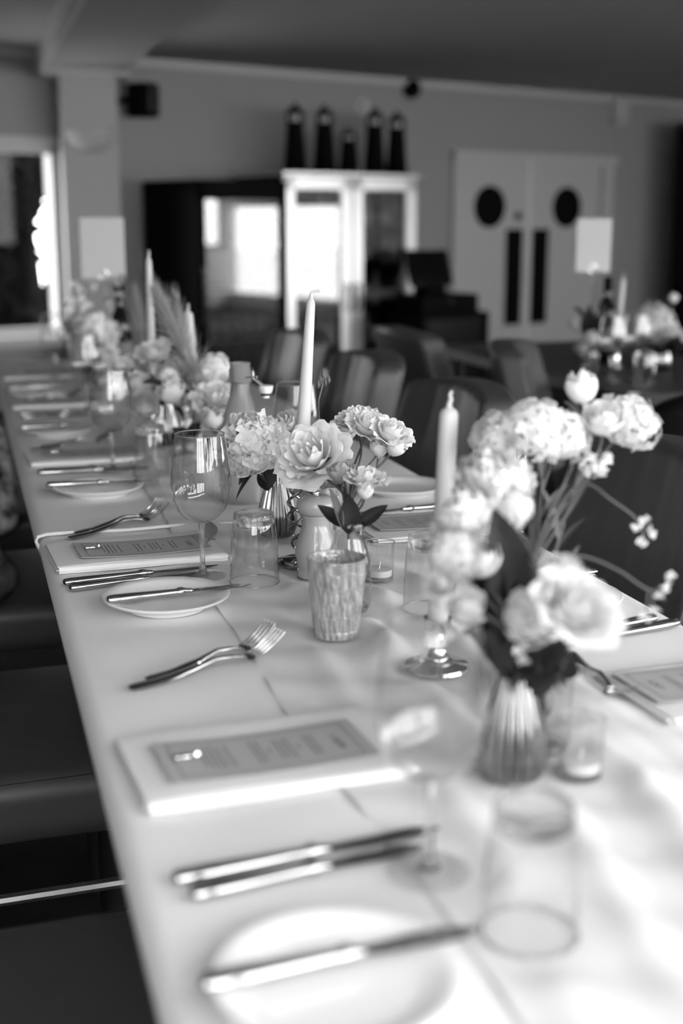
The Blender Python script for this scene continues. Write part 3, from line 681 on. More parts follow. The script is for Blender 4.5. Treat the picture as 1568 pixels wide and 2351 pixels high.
# ------------------------------------------------------------------ chairs
def make_chair(label, group, leathermat='leather', topround=0.0):
    """origin at the floor under the seat centre; the sitter faces -x"""
    t = thing('dining_chair', label, 'chair', group=group)
    obj('seat', G().rbox(0.255, 0.265, 0.055, 0.035, 6, (0, 0, 0.415), deform=lambda p: (p.x, p.y, p.z + 0.008 * math.cos(p.x * 5) * math.cos(p.y * 5) + 0.0015 * math.sin(p.y * 30 + p.x * 9))), leathermat, t, sharp=80)
    sm = []
    for q in range(49):
        a = 2 * math.pi * q / 48; cx_, sn_ = math.cos(a), math.sin(a)
        sm.append((0.243 * math.copysign(abs(cx_) ** 0.25, cx_), 0.253 * math.copysign(abs(sn_) ** 0.25, sn_), 0.4625))
    obj('seat_seam', G().tube(sm, 0.003, 6, caps=False), 'leather_seam', t)
    def bk(p):
        b = (p.z + 0.25) / 0.5
        ew = 1.0 - 0.10 * max(0, b - 0.6) / 0.4
        x = 0.265 + 0.12 * b + p.x * (1.0 - 0.12 * b) - 0.045 * (p.y / 0.25) ** 2 + 0.0025 * math.sin(p.y * 85 + 2 * math.sin(b * 5)) * (0.3 + b) * (1 if p.x < 0 else 0)
        x -= 0.006 * math.exp(-((b - 0.42) / 0.012) ** 2) * (-1 if p.x < 0 else 0)
        return (x, p.y * ew, 0.655 + p.z - 0.035 * (p.y / 0.25) ** 2 * max(0, b - 0.4))
    o = obj('backrest', G().rbox(0.052, 0.255, 0.25, 0.022, 16, deform=bk), leathermat, t, sharp=80)
    pp = [bk(Vector((-0.052, -0.225 + 0.45 * q / 20, -0.04))) for q in range(21)]
    obj('seam', G().tube(pp, 0.0025, 6), 'leather_seam', o)
    for sy in (-1, 1):
        e = [bk(Vector((-0.046, sy * 0.253, -0.22 + 0.44 * q / 14))) for q in range(15)]
        obj('piping', G().tube(e, 0.004, 6), leathermat, o)
    lm = {}
    for sx in (-1, 1):
        for sy in (-1, 1):
            obj('leg', G().tube([(sx * 0.215, sy * 0.225, 0.37), (sx * 0.235, sy * 0.24, 0.0)], 0.013, 10), 'chrome', t)
    for sy in (-1, 1):
        obj('stretcher', G().tube([(-0.222, sy * 0.231, 0.27), (0.222, sy * 0.231, 0.27)], 0.009, 8), 'satin_steel', t)
    return t
ch0 = make_chair('grey leather dining chair at the right edge beside the front bouquet', 'leather chairs on the right of the long table')
ch0.location = (0.685, 1.945, 0)
GR = 'leather chairs on the right of the long table'
clone(ch0, 'leather dining chair behind the upright candle, right of the long table', (0.665, 2.83, 0), 0.03, GR)
clone(ch0, 'leather dining chair behind the tall centre candle, third along the table', (0.665, 3.58, 0), -0.03, GR)
clone(ch0, 'leather dining chair farthest along the right side of the long table', (0.665, 4.37, 0), 0.0, GR)
GL = 'leather chairs on the left of the long table'
clone(ch0, 'dark leather chair seat at the bottom left corner', (-0.05, 1.185, 0), math.pi + 0.04, GL)
clone(ch0, 'dark leather chair seat left of the front menu with a visible seam', (-0.05, 2.10, 0), math.pi + 0.04, GL)
clone(ch0, 'dark leather chair seat left of the second place setting', (-0.05, 3.01, 0), math.pi + 0.03, GL)
clone(ch0, 'dark leather chair on the left holding the black and white cushion', (-0.05, 3.88, 0), math.pi, GL)
GB = 'leather chairs at the second table'
clone(ch0, 'leather chair with a pale side in front of the till cabinet', (1.75, 4.42, 0), math.pi + 0.05, GB)
clone(ch0, 'dark leather chair in front of the white double doors', (1.86, 3.62, 0), math.pi - 0.5, GB)
# black round-backed chair near the right edge
t = thing('tub_chair', 'black round-backed chair at the right edge behind the bouquet', 'chair', (1.80, 3.25, 0))
def tub(u, v):
    a = math.pi * (0.0 + 1.0 * u) ; r = 0.25
    return (r * math.cos(a) + 0.0, -r * math.sin(a) * 0.9 - 0.0, 0.40 + (0.43 - 0.16 * abs(math.cos(a)) ** 3) * v)
g = G().grid(tub, 30, 10); obj('backrest', g, 'black', t)
md = t.children[0].modifiers.new('thickness', 'SOLIDIFY'); md.thickness = 0.07
obj('seat', G().rbox(0.22, 0.21, 0.05, 0.04, 4, (0, 0.0, 0.42)), 'black', t)
for sx in (-1, 1):
    for sy in (-1, 1): obj('leg', G().tube([(sx * 0.2, sy * 0.2, 0.38), (sx * 0.22, sy * 0.22, 0)], [0.02, 0.012], 8), 'black', t)
# cushions and bag on the left chairs
def cushion(name, label, x, y, z, rz, m, s_=0.19, tilt=0.0):
    def df(p): 
        k = (1 - (p.x / s_) ** 4 * 0.55) * (1 - (p.y / s_) ** 4 * 0.55); return (p.x, p.y, p.z * k)
    o = tag(obj(name, G().rbox(s_, s_, 0.07, 0.05, 8, deform=df), m, None, (x, y, z), (math.radians(tilt), 0, rz), sharp=80), label, 'cushion')
    return o
cushion('scatter_cushion', 'black and white patterned cushion leaning at the left edge', -0.145, 3.46, 0.61, 0.1, 'cushion_print', 0.15, 62)
cushion('patterned_cushion', 'dark floral cushion on the chair seat at the left edge', -0.15, 2.78, 0.545, 0.2, 'cushion_dark', 0.12, 0)

# ------------------------------------------------------------------ glassware
ZT = TZ + 0.0065            # standing on the runner
def wine_meshes():
    bowl = [(0.005, 0.083), (0.012, 0.0845), (0.024, 0.090), (0.035, 0.102), (0.0425, 0.120), (0.0448, 0.138), (0.0440, 0.158), (0.0415, 0.180), (0.0383, 0.202), (0.0362, 0.2150)]
    rim = [(0.0362 + 0.0007 * math.cos(a), 0.2152 + 0.0009 * math.sin(a)) for a in [q * math.pi / 4 for q in range(9)]]
    stem = [(0.0001, 0.0838), (0.0052, 0.0838), (0.0056, 0.080), (0.0042, 0.070), (0.0036, 0.045), (0.0040, 0.02), (0.0065, 0.008), (0.010, 0.0055), (0.0, 0.0052)]
    foot = [(0.0, 0.001), (0.0350, 0.0008), (0.0350, 0.0018), (0.030, 0.0026), (0.014, 0.0047), (0.009, 0.006)]
    return G().lathe(bowl, 64).mesh('bowl', 'glass'), G().lathe(rim, 64).mesh('rim', 'solid_glass'), G().lathe(list(reversed(stem)), 48).mesh('stem', 'solid_glass', sharp=60), G().lathe(foot, 48).mesh('foot', 'foot_glass', sharp=60)
WB_, WR_, WS_, WF_ = wine_meshes()
def wine_glass(label, x, y, z=TZ + 0.003):
    t = thing('wine_glass', label, 'wine glass', (x, y, z), 0, 'wine glasses on the table')
    obj('bowl', WB_, None, t); obj('rim', WR_, None, t); obj('stem', WS_, None, t); obj('foot', WF_, None, t); FOOT.append((x, y, 0.038))
    return t
def tumbler_meshes():
    wall = [(0.0362, 0.0), (0.0358, 0.02), (0.0345, 0.055), (0.0322, 0.082), (0.0306, 0.090)]
    base = [(0.0, 0.083), (0.020, 0.0835), (0.0275, 0.085), (0.0302, 0.0895), (0.0303, 0.096), (0.0296, 0.104), (0.0275, 0.1055), (0.024, 0.1045), (0.0, 0.1040)]
    rim = [(0.0362 + 0.001 * math.cos(a), 0.001 + 0.001 * math.sin(a)) for a in [q * math.pi / 4 for q in range(9)]]
    return G().lathe(wall, 64).mesh('wall', 'glass'), G().lathe(base, 64).mesh('base', 'solid_glass', sharp=60), G().lathe(rim, 64).mesh('rim', 'solid_glass')
TW_, TB_, TR_ = tumbler_meshes()
def tumbler(label, x, y, z=TZ + 0.003):
    t = thing('tumbler', label, 'tumbler', (x, y, z), 0, 'upturned tumblers on the table')
    obj('glass_wall', TW_, None, t); obj('base', TB_, None, t); obj('rim', TR_, None, t); FOOT.append((x, y, 0.04))
wine_glass('wine glass in front of the blurred bouquet, nearest the camera', *(0.237, 0.918))
wine_glass('sharply focused wine glass left of the peony', *(0.221, 1.864))
wine_glass('wine glass at the third place, left of the far roses', *(0.187, 2.741))
wine_glass('wine glass half hidden behind the tall centre candle', 0.50, 2.40)
wine_glass('wine glass behind the stems of the front bouquet', 0.668, 1.80)
wine_glass('small blurred wine glass at the fourth place', 0.215, 3.62)
wine_glass('blurred wine glass at the far end, left of the far peony', 0.19, 4.45)
tumbler('upturned tumbler at the lower right, nearest the camera', *(0.278, 0.81))
tumbler('sharp upturned tumbler right of the focused wine glass', *(0.289, 1.814))
tumbler('upturned tumbler in front of the far roses', *(0.259, 2.676))
tumbler('upturned tumbler left of the upright candle holder, behind white petals', *(0.489, 1.615))
tumbler('blurred upturned tumbler at the fourth place', 0.275, 3.55)

# votives
def votive(name, label, x, y, m, prof, flute, thick=True, z=ZT):
    t = thing(name, label, 'candle holder', (x, y, z)); FOOT.append((x, y, prof[-1][0]))
    o = obj('cup', G().lathe(prof, 96, flute=flute), m, t)
    r, h = prof[-1]
    obj('rim', G().lathe([(r + 0.0016 * math.cos(a), h + 0.0016 * math.sin(a)) for a in [q * math.pi / 4 for q in range(9)]], 64), m, t)
    inner = [(0.0, 0.012), (prof[0][0] * 0.85, 0.012)] + [(a - 0.003, b) for a, b in prof if b > 0.014]
    obj('lining', G().lathe(list(reversed(inner)), 64), m, t)
    obj('base', G().lathe([(0.0, 0.0), (prof[0][0], 0.0), (prof[0][0], 0.002)], 48), m, t)
    return t
def diamond_cup(name, label, x, y, s_=1.0):
    """pressed glass cup with a long diamond relief"""
    t = thing(name, label, 'candle holder', (x, y, ZT)); FOOT.append((x, y, 0.03))
    def R(z): return (0.0268 + (0.0372 - 0.0268) * (z / 0.101) ** 0.8) * s_
    def fn(u, v):
        z = 0.101 * s_ * v; a = 2 * math.pi * u; r = R(z / s_)
        k = 0.0
        if 0.10 < v < 0.90:
            p = 30 * u + 2.6 * v; q = 30 * u - 2.6 * v
            k = (abs(math.sin(math.pi * p)) * abs(math.sin(math.pi * q))) * 0.0011 * min(1, (v - 0.1) / 0.05, (0.9 - v) / 0.05)
        if v < 0.09: k = 0.0012 * abs(math.sin(math.pi * 20 * u))
        return ((r + k) * math.cos(a), (r + k) * math.sin(a), z)
    obj('cup', G().grid(fn, 420, 60, closed=True), 'mercury_glass', t, sharp=70)
    obj('lining', G().lathe([(0.0345 * s_, 0.101 * s_), (0.025 * s_, 0.02 * s_), (0, 0.015 * s_)], 48), 'mercury_glass', t)
    obj('rim', G().lathe([((0.0362 + 0.0017 * math.cos(a)) * s_, (0.101 + 0.0015 * math.sin(a)) * s_) for a in [q * math.pi / 4 for q in range(9)]], 64), 'mercury_glass', t)
    obj('base', G().lathe([(0, 0), (0.0268 * s_, 0), (0.0272 * s_, 0.003)], 48), 'mercury_glass', t)
    return t
diamond_cup('silvered_votive', 'silvered pressed-glass votive standing in front of the flower bottle', *(0.333, 1.53))
diamond_cup('silvered_vase', 'sparkling silvered glass cup half hidden behind the pepper mill', *(0.436, 1.982))
def tealight(label, x, y):
    t = thing('tealight_glass', label, 'candle holder', (x, y, ZT)); FOOT.append((x, y, 0.025))
    obj('glass_wall', G().lathe([(0.0208, 0.004), (0.0215, 0.03), (0.0222, 0.056)], 48), 'glass', t)
    obj('rim', G().lathe([(0.0222 + 0.0009 * math.cos(a), 0.056 + 0.0009 * math.sin(a)) for a in [q * math.pi / 4 for q in range(9)]], 48), 'solid_glass', t)
    obj('base', G().lathe([(0, 0), (0.0205, 0), (0.021, 0.003), (0.0205, 0.005), (0, 0.005)], 40), 'solid_glass', t)
    w = obj('tealight', G().lathe([(0, 0.0055), (0.0185, 0.0055), (0.019, 0.008), (0.019, 0.015), (0.017, 0.0155), (0, 0.015)], 32), 'candle_wax', t)
    obj('wick', G().tube([(0, 0, 0.015), (0.001, 0, 0.021), (0.002, 0, 0.026)], 0.0007, 5), 'wick', w)
tealight('clear tealight glass between the flower bottle and the tumbler', *(0.466, 1.768))
tealight('clear tealight glass in front of the bouquet bottles', *(0.439, 1.054))

# pepper mill
x, y = (0.382, 1.812)
pm = thing('pepper_mill', 'grey painted pepper mill with a steel knob beside the candle', 'pepper mill', (x, y, ZT)); FOOT.append((x, y, 0.034))
obj('foot', G().lathe([(0, 0), (0.0275, 0), (0.0285, 0.003), (0.0285, 0.010), (0.0262, 0.0125)], 48), 'pepper_paint', pm)
obj('body', G().lathe([(0.0262, 0.0125), (0.0292, 0.020), (0.0312, 0.034), (0.0306, 0.046), (0.0272, 0.058), (0.0232, 0.068), (0.0206, 0.077), (0.0200, 0.084), (0.0212, 0.0905), (0.0222, 0.0935), (0.021, 0.094)], 48), 'pepper_paint', pm)
obj('head', G().lathe([(0.019, 0.0942), (0.0235, 0.0948), (0.0272, 0.099), (0.0288, 0.106), (0.0278, 0.113), (0.0235, 0.1185), (0.016, 0.1215), (0.006, 0.1225), (0, 0.1225)], 48), 'pepper_paint', pm)
obj('knob', G().lathe([(0.0052, 0.1225), (0.0052, 0.1255), (0.0046, 0.127), (0.0068, 0.1295), (0.0078, 0.1335), (0.0078, 0.1355), (0.006, 0.1355), (0.003, 0.1335), (0, 0.133)], 32), 'chrome', pm)

# ------------------------------------------------------------------ candles
def candle_geo(h, r0, r1, lean=(0, 0)):
    pr = [(0.0, 0.0), (r0, 0.0)] + [(r0 + (r1 - r0) * t, h * t) for t in (0.1, 0.3, 0.5, 0.7, 0.9, 0.965)] + [(r1 * 0.9, h * 0.982), (r1 * 0.6, h * 0.993), (0.002, h)]
    g = G().lathe(pr, 32); g.v = [(a + lean[0] * c, b + lean[1] * c, c) for a, b, c in g.v]; return g
def candle(label, x, y, z, h, r0, r1, lean=(0, 0), wick='bent'):
    t = thing('taper_candle', label, 'candle', (x, y, z), 0, 'taper candles')
    obj('wax', candle_geo(h, r0, r1, lean), 'candle_wax', t, sharp=60)
    lx, ly = lean[0] * h, lean[1] * h
    if wick == 'bent':
        w = [(lx, ly, h - 0.003), (lx + 0.0005, ly, h + 0.005), (lx + 0.002, ly, h + 0.008), (lx + 0.006, ly - 0.001, h + 0.0095), (lx + 0.013, ly - 0.003, h + 0.010)]; rr = [0.0032, 0.0024, 0.0019, 0.0019, 0.0019]
    else:
        w = [(lx, ly, h - 0.003), (lx, ly, h + 0.004), (lx + 0.002, ly, h + 0.009), (lx + 0.0005, ly, h + 0.014), (lx + 0.003, ly, h + 0.018)]; rr = [0.0035, 0.0027, 0.0022, 0.0018, 0.0014]
    obj('wick', G().tube(catmull(w, 4), [rr[min(4, q // 4)] for q in range(17)], 8), 'candle_wax', t)
    return t
# spiral wire candlestick, centre of the table
x, y = (0.379, 1.886)
cs = thing('candlestick', 'twisted wire candlestick behind the pepper mill', 'candlestick', (x, y, ZT)); FOOT.append((x, y, 0.045))
obj('base', G().lathe([(0, 0), (0.039, 0), (0.040, 0.002), (0.0385, 0.0045), (0.031, 0.0062), (0.030, 0.0075), (0.020, 0.009), (0.008, 0.011), (0.005, 0.014), (0, 0.014)], 56), 'dark_chrome', cs)
for k in range(4):
    pts = []
    for q in range(70):
        t = q / 69; a = 2 * math.pi * (k / 4 + 1.55 * t); r = 0.004 + 0.0175 * math.sin(math.pi * t) ** 0.55
        pts.append((r * math.cos(a), r * math.sin(a), 0.012 + 0.135 * t))
    obj('spiral_wire', G().tube(pts, 0.0022, 8), 'dark_chrome', cs)
obj('cup', G().lathe([(0, 0.145), (0.006, 0.145), (0.007, 0.150), (0.0125, 0.154), (0.013, 0.168), (0.0118, 0.168), (0.0112, 0.156), (0, 0.156)], 32), 'chrome', cs)
candle('tall white taper candle rising from the centre flowers', x, y, ZT + 0.1565, 0.247, 0.0118, 0.0066, (0.062, -0.018), 'bent')
# plain candlesticks
def stick(label, x, y, h=0.05, m='chrome', z=ZT):
    t = thing('candlestick', label, 'candlestick', (x, y, z)); FOOT.append((x, y, 0.045))
    obj('base', G().lathe([(0, 0), (0.038, 0), (0.0395, 0.002), (0.038, 0.0045), (0.026, 0.0065), (0.020, 0.0085), (0.0185, 0.011), (0.0135, 0.013)], 48), m, t)
    obj('pillar', G().lathe([(0.0135, 0.013), (0.0145, 0.016), (0.012, 0.018), (0.009, 0.024), (0.0095, h * 0.7), (0.0125, h - 0.008), (0.0165, h), (0.0165, h + 0.012), (0.014, h + 0.012), (0.0135, h + 0.001), (0, h + 0.001)], 40), m, t)
    return t
x2, y2 = (0.412, 1.376)
stick('silver candlestick seen through the front wine glass', x2, y2, 0.05)
candle('white taper candle standing left of the blurred bouquet', x2, y2, ZT + 0.0515, 0.258, 0.0122, 0.0105, (0.035, -0.01), 'straight')
x3, y3 = 0.335, 3.17
stick('silver candlestick hidden among the far roses', x3, y3, 0.14)
candle('tall thin taper candle above the far roses', x3, y3, ZT + 0.1415, 0.285, 0.0115, 0.0068, (0.0, 0.0), 'straight')
x4, y4 = 0.425, 3.06
stick('silver candlestick behind the pampas plume', x4, y4, 0.06)
candle('short round-tipped white candle right of the pampas plume', x4, y4, ZT + 0.0615, 0.245, 0.0125, 0.0105, (-0.07, 0.0), 'straight')

# ------------------------------------------------------------------ vases and bottles
def ribbed_vase(label, x, y, s_=1.0):
    t = thing('bud_vase', label, 'vase', (x, y, ZT)); FOOT.append((x, y, 0.033))
    pr = [(0.022, 0.0), (0.026, 0.003), (0.0305, 0.015), (0.0318, 0.027), (0.030, 0.042), (0.0255, 0.060), (0.020, 0.080), (0.0155, 0.097), (0.0125, 0.112), (0.0118, 0.122), (0.0135, 0.130)]
    obj('body', G().lathe([(a * s_, b * s_) for a, b in pr], 180, flute=(18, 0.075)), 'vase_chrome', t, sharp=80)
    obj('base', G().lathe([(0, 0), (0.0215 * s_, 0.0), (0.0225 * s_, 0.001)], 40), 'chrome', t)
    obj('neck_ring', G().lathe([((0.0135 + 0.0012 * math.cos(a)) * s_, (0.130 + 0.0012 * math.sin(a)) * s_) for a in [q * math.pi / 4 for q in range(9)]], 40), 'chrome', t)
    return (x, y, ZT + 0.125 * s_)
def milk_bottle(label, x, y, h=0.122, s_=1.0):
    t = thing('flower_bottle', label, 'vase', (x, y, ZT)); FOOT.append((x, y, 0.032))
    k = h / 0.122
    pr = [(0.026, 0.002), (0.0295, 0.006), (0.0305, 0.015), (0.0305, 0.055), (0.029, 0.070), (0.0245, 0.086), (0.0205, 0.097), (0.0195, 0.106), (0.0195, 0.112)]
    obj('body', G().lathe([(a * s_, b * k) for a, b in pr], 64), 'bottle_glass', t)
    obj('lip', G().lathe([(0.0195 * s_, 0.112 * k), (0.0216 * s_, 0.1125 * k), (0.0222 * s_, 0.116 * k), (0.0216 * s_, 0.1195 * k), (0.0205 * s_, 0.122 * k), (0.0185 * s_, 0.122 * k), (0.0182 * s_, 0.112 * k), (0.0195 * s_, 0.112 * k)], 48), 'solid_glass', t)
    obj('base', G().lathe([(0, 0), (0.026 * s_, 0), (0.027 * s_, 0.003), (0.024 * s_, 0.007), (0, 0.006)], 48), 'solid_glass', t)
    return (x, y, ZT + 0.118 * k)
V1 = ribbed_vase('ribbed silver bud vase under the peony', *(0.384, 2.071))
V2 = milk_bottle('clear glass bottle holding the small white roses', *(0.38, 1.634))
VA = ribbed_vase('blurred ribbed silver bud vase under the front bouquet', *(0.375, 1.068))
VB = milk_bottle('tall clear bottle holding the front bouquet', 0.430, 1.125, 0.15)
VE = milk_bottle('clear bottle behind the front bouquet holding tall stems', 0.455, 1.215, 0.15)
V3 = ((0.436, 1.982)[0], (0.436, 1.982)[1], ZT + 0.10)
VC = milk_bottle('clear bottle under the far roses, left of the swing-top bottle', 0.36, 2.88, 0.13)
VD = ribbed_vase('ribbed silver vase in the middle of the far roses', 0.34, 3.02)
VF = milk_bottle('blurred clear bottle under the far end peony', 0.29, 4.05, 0.15)
# swing-top water bottle
x, y = 0.385, 2.36
sb = thing('swing_top_bottle', 'frosted swing-top bottle with its stopper hanging open', 'bottle', (x, y, ZT)); FOOT.append((x, y, 0.045))
obj('glass_body', G().lathe([(0, 0), (0.038, 0), (0.041, 0.004), (0.041, 0.10), (0.038, 0.125), (0.031, 0.160), (0.0235, 0.188), (0.0185, 0.205), (0.0175, 0.222)], 40), 'frosted_glass', sb)
obj('neck', G().lathe([(0.0175, 0.222), (0.0205, 0.224), (0.0215, 0.231), (0.0205, 0.245), (0.0185, 0.252), (0.0188, 0.2555), (0.0196, 0.257), (0.0190, 0.2595), (0.015, 0.2595), (0.0145, 0.225)], 40), 'frosted_glass', sb)
ux, uy = 0.961, -0.277          # stopper hangs to the right of the bottle as seen along the table
fx, fy = -0.277, -0.961
def P(a, b, c): return (ux * a + fx * b, uy * a + fy * b, c)
wire = G()
for s_ in (1, -1):
    wire.tube(catmull([P(0.002, 0.0195 * s_, 0.233), P(0.018, 0.016 * s_, 0.2345), P(0.027, 0.012 * s_, 0.2345), P(0.030, 0.011 * s_, 0.2315), P(0.027, 0.010 * s_, 0.229), P(0.024, 0.010 * s_, 0.231)]), 0.0011, 6)
    wire.tube(catmull([P(0.0245, 0.010 * s_, 0.236), P(0.026, 0.010 * s_, 0.2315), P(0.036, 0.010 * s_, 0.222), P(0.050, 0.010 * s_, 0.212)]), 0.0012, 6)
wire.tube(catmull([P(0.0245, -0.010, 0.236), P(0.024, -0.008, 0.247), P(0.0225, 0, 0.251), P(0.024, 0.008, 0.247), P(0.0245, 0.010, 0.236)]), 0.0011, 6)
obj('wire_bail', wire, 'wire', sb)
st = obj('stopper', G().lathe([(0, 0), (0.0095, 0.0), (0.0118, 0.003), (0.0135, 0.011), (0.0138, 0.0135), (0.012, 0.0142), (0, 0.0142)], 28, P(0.047, 0, 0.203)), 'china', sb)
obj('rubber_seal', G().lathe([(0, -0.0045), (0.0092, -0.004), (0.0098, -0.002), (0.009, 0.0)], 24, P(0.047, 0, 0.203)), 'black', st)
obj('stopper_tip', G().lathe([(0, -0.0085), (0.0062, -0.0083), (0.0066, -0.006), (0.006, -0.0045)], 20, P(0.047, 0, 0.203)), 'china', st)
# wine bottles
def wine_bottle(label, x, y, z, group='wine bottles'):
    t = thing('wine_bottle', label, 'bottle', (x, y, z), 0, group)
    obj('glass_body', G().lathe([(0, 0), (0.035, 0), (0.0375, 0.004), (0.0375, 0.17), (0.036, 0.19), (0.028, 0.215), (0.017, 0.235), (0.0145, 0.245), (0.014, 0.262)], 32), 'bottle_dark', t)
    obj('foil_capsule', G().lathe([(0.0143, 0.258), (0.0148, 0.30), (0.0155, 0.301), (0.0155, 0.31), (0.014, 0.313), (0, 0.313)], 28), 'black', t)
    obj('paper_label', G().lathe([(0.0378, 0.05), (0.0378, 0.13)], 28), 'label_grey', t)
wine_bottle('dark wine bottle among the flowers at the far end', 0.392, 4.29, ZT)

# table number cards on thin stands
def card_stand(label, x, y, z, hc, w, h, rz, stand):
    t = thing('table_number_card', label, 'card stand', (x, y, z), rz, 'blank cards on stands')
    obj('base', G().lathe([(0, 0), (0.03, 0), (0.031, 0.003), (0.02, 0.006), (0, 0.007)], 24), stand, t)
    obj('rod', G().tube([(0, 0, 0.004), (0, 0, hc - h / 2)], 0.0022, 8), stand, t)
    lp = [(0.014 * math.sin(a), -0.0026, hc - h / 2 + 0.012 - 0.014 * math.cos(a)) for a in [q * 2 * math.pi / 20 for q in range(21)]]
    obj('clip', G().tube(lp, 0.0011, 6), stand, t)
    obj('card', G().rbox(w / 2, 0.0008, h / 2, 0.0006, 1, (0, 0, hc), m=1), 'card', t, smooth=False)
card_stand('blank white card on a thin stand in front of the pale column', 0.335, 4.20, ZT, 0.428, 0.136, 0.187, math.radians(-13), 'chrome')

# ------------------------------------------------------------------ flowers
def petal_surface(prof, span, nu=7, nv=7, ruf=0.0, tip=0.55, ph=0.0, k=5.0, base=0.5):
    """petal as a strip of a flared surface of revolution centred on +x"""
    def fn(u, v):
        s_ = 2 * u - 1
        w = (base + (1 - base) * math.sin(min(1.0, v * 1.5) * math.pi / 2)) * (1 - tip * max(0, (v - 0.55) / 0.45) ** 2.2)
        r, z = prof(v); a = s_ * span * w
        rr = r + ruf * v ** 2 * math.sin(s_ * k + ph) - 0.05 * r * (s_ * w) ** 2
        zz = z + ruf * 0.9 * v ** 2 * math.cos(s_ * k * 1.3 + ph * 2) - 0.10 * max(0, v - 0.6) * s_ * s_
        return (rr * math.cos(a), rr * math.sin(a), zz)
    return G().grid(fn, nu, nv)
def rose_layers(openness=1.0):
    out = []
    for L, (n, t) in enumerate(((3, 0.0), (4, 0.22), (5, 0.45), (6, 0.68), (7, 1.0))):
        rm = (0.20 + 0.78 * t ** 0.9) * (0.62 + 0.38 * openness); zt = 0.52 + (0.10 - 0.52) * (t ** 1.6) * openness + (1 - openness) * 0.1
        cl = 0.42 * (1 - t) + 0.32 * (1 - openness); fl = 0.20 * t * openness; cu = 0.13 * t ** 2 * openness
        def prof(v, rm=rm, zt=zt, cl=cl, fl=fl, cu=cu):
            return (0.05 + rm * math.sin(v * math.pi / 2) ** 0.75 * (1 - cl * v ** 3) + fl * v ** 5, -0.6 + (zt + 0.6) * v ** 1.15 - cu * v ** 7)
        out.append((n, prof, 0.75 + 0.25 * (1 - t), 0.02 + 0.05 * t * openness))
    return out
def bud_layers():
    out = []
    for n, t in ((3, 0.0), (3, 0.5), (4, 1.0)):
        def prof(v, t=t):
            return (0.04 + (0.34 + 0.30 * t) * math.sin(min(1, v * 1.05) * math.pi * (0.68 + 0.0 * t)) ** 0.8 + 0.06 * t * v ** 6, -0.75 + (1.55 - 0.28 * t) * v)
        out.append((n, prof, 1.15, 0.02))
    return out
def cup_layers():
    """shallow open rose with spreading outer petals"""
    out = []
    for n, t in ((3, -0.45), (4, -0.2), (5, 0.05), (6, 0.35), (7, 0.65), (7, 1.0)):
        def prof(v, t=t):
            return (0.05 + (0.34 + 0.48 * t) * math.sin(v * math.pi / 2) ** 0.8 - 0.12 * max(0, 0.4 - t) * v ** 3 + 0.26 * max(0, t) * v ** 4, -0.62 + (1.0 - 0.32 * max(0, t) - 0.1 * max(0, -t)) * v ** 1.1 - 0.16 * max(0, t) * v ** 8)
        out.append((n, prof, 0.80, 0.04 + 0.03 * max(0, t)))
    return out
KINDS_ = {'rose': rose_layers(1.0), 'tight_rose': rose_layers(0.45), 'bud': bud_layers(), 'cup_rose': cup_layers()}
PMESH = {}
def petal_mesh(kind, L, m, var):
    key = (kind, L, m, var)
    if key not in PMESH:
        n, prof, span, ruf = KINDS_[kind][L]
        PMESH[key] = petal_surface(prof, span, 8, 8, ruf, 0.5 if kind != 'bud' else 0.75, ph=var * 2.1 + L, k=3.5 + var).mesh('petal', m, sharp=180)
    return PMESH[key]
def small_petal(g, p, nrm, s_, rnd, cup=0.35, ruf=0.10, face=None):
    """one ruffled little petal added to g at p pointing along nrm"""
    nrm = Vector(nrm).normalized(); a = nrm.orthogonal().normalized(); a.rotate(Quaternion(nrm, rnd.random() * 6.28)); b = nrm.cross(a)
    if face is not None:
        b = Vector(face) - nrm * nrm.dot(Vector(face)); b = b.normalized() if b.length > 1e-4 else nrm.orthogonal().normalized(); a = b.cross(nrm)
    ph = rnd.random() * 6
    def fn(u, v):
        q = 2 * u - 1; w = s_ * (0.28 + (0.75 if ruf < 0.12 else 0.58) * v) * (1 - 0.25 * max(0, v - 0.6))
        pt = Vector(p) + nrm * (s_ * 1.1 * v * (1 - (0 if ruf < 0.12 else 0.22) * abs(math.sin(q * 3.5 + ph))) - 0.10 * s_ * q * q * v) + a * (q * w) + b * (cup * s_ * (v * v * 0.9 - 0.5 * q * q) + ruf * s_ * math.sin(q * 6 + ph) * v + 0.6 * ruf * s_ * math.sin(q * 13 + 2 * ph) * v * v)
        return pt
    g.grid(lambda u, v: tuple(fn(u, v)), 6 if ruf < 0.12 else 9, 5)
def peony_centre(seed, n=150, r=0.78, sz=0.28):
    rnd = random.Random(seed); g = G()
    for q in range(n):
        z = 1 - 1.45 * (q + 0.5) / n; a = q * 2.39996; rr = math.sqrt(max(0, 1 - z * z))
        d = Vector((rr * math.cos(a), rr * math.sin(a), z)); k = 0.55 + 0.45 * rnd.random()
        nn = (d * 0.5 + Vector((rnd.uniform(-.45, .45), rnd.uniform(-.45, .45), 0.55 + rnd.uniform(-.3, .4)))).normalized()
        small_petal(g, d * r * (0.66 + 0.34 * k) - nn * sz * 0.5 + Vector((0, 0, 0.02)), nn, sz * (0.7 + 0.75 * rnd.random()), rnd, -0.30, 0.15, d)
    return g
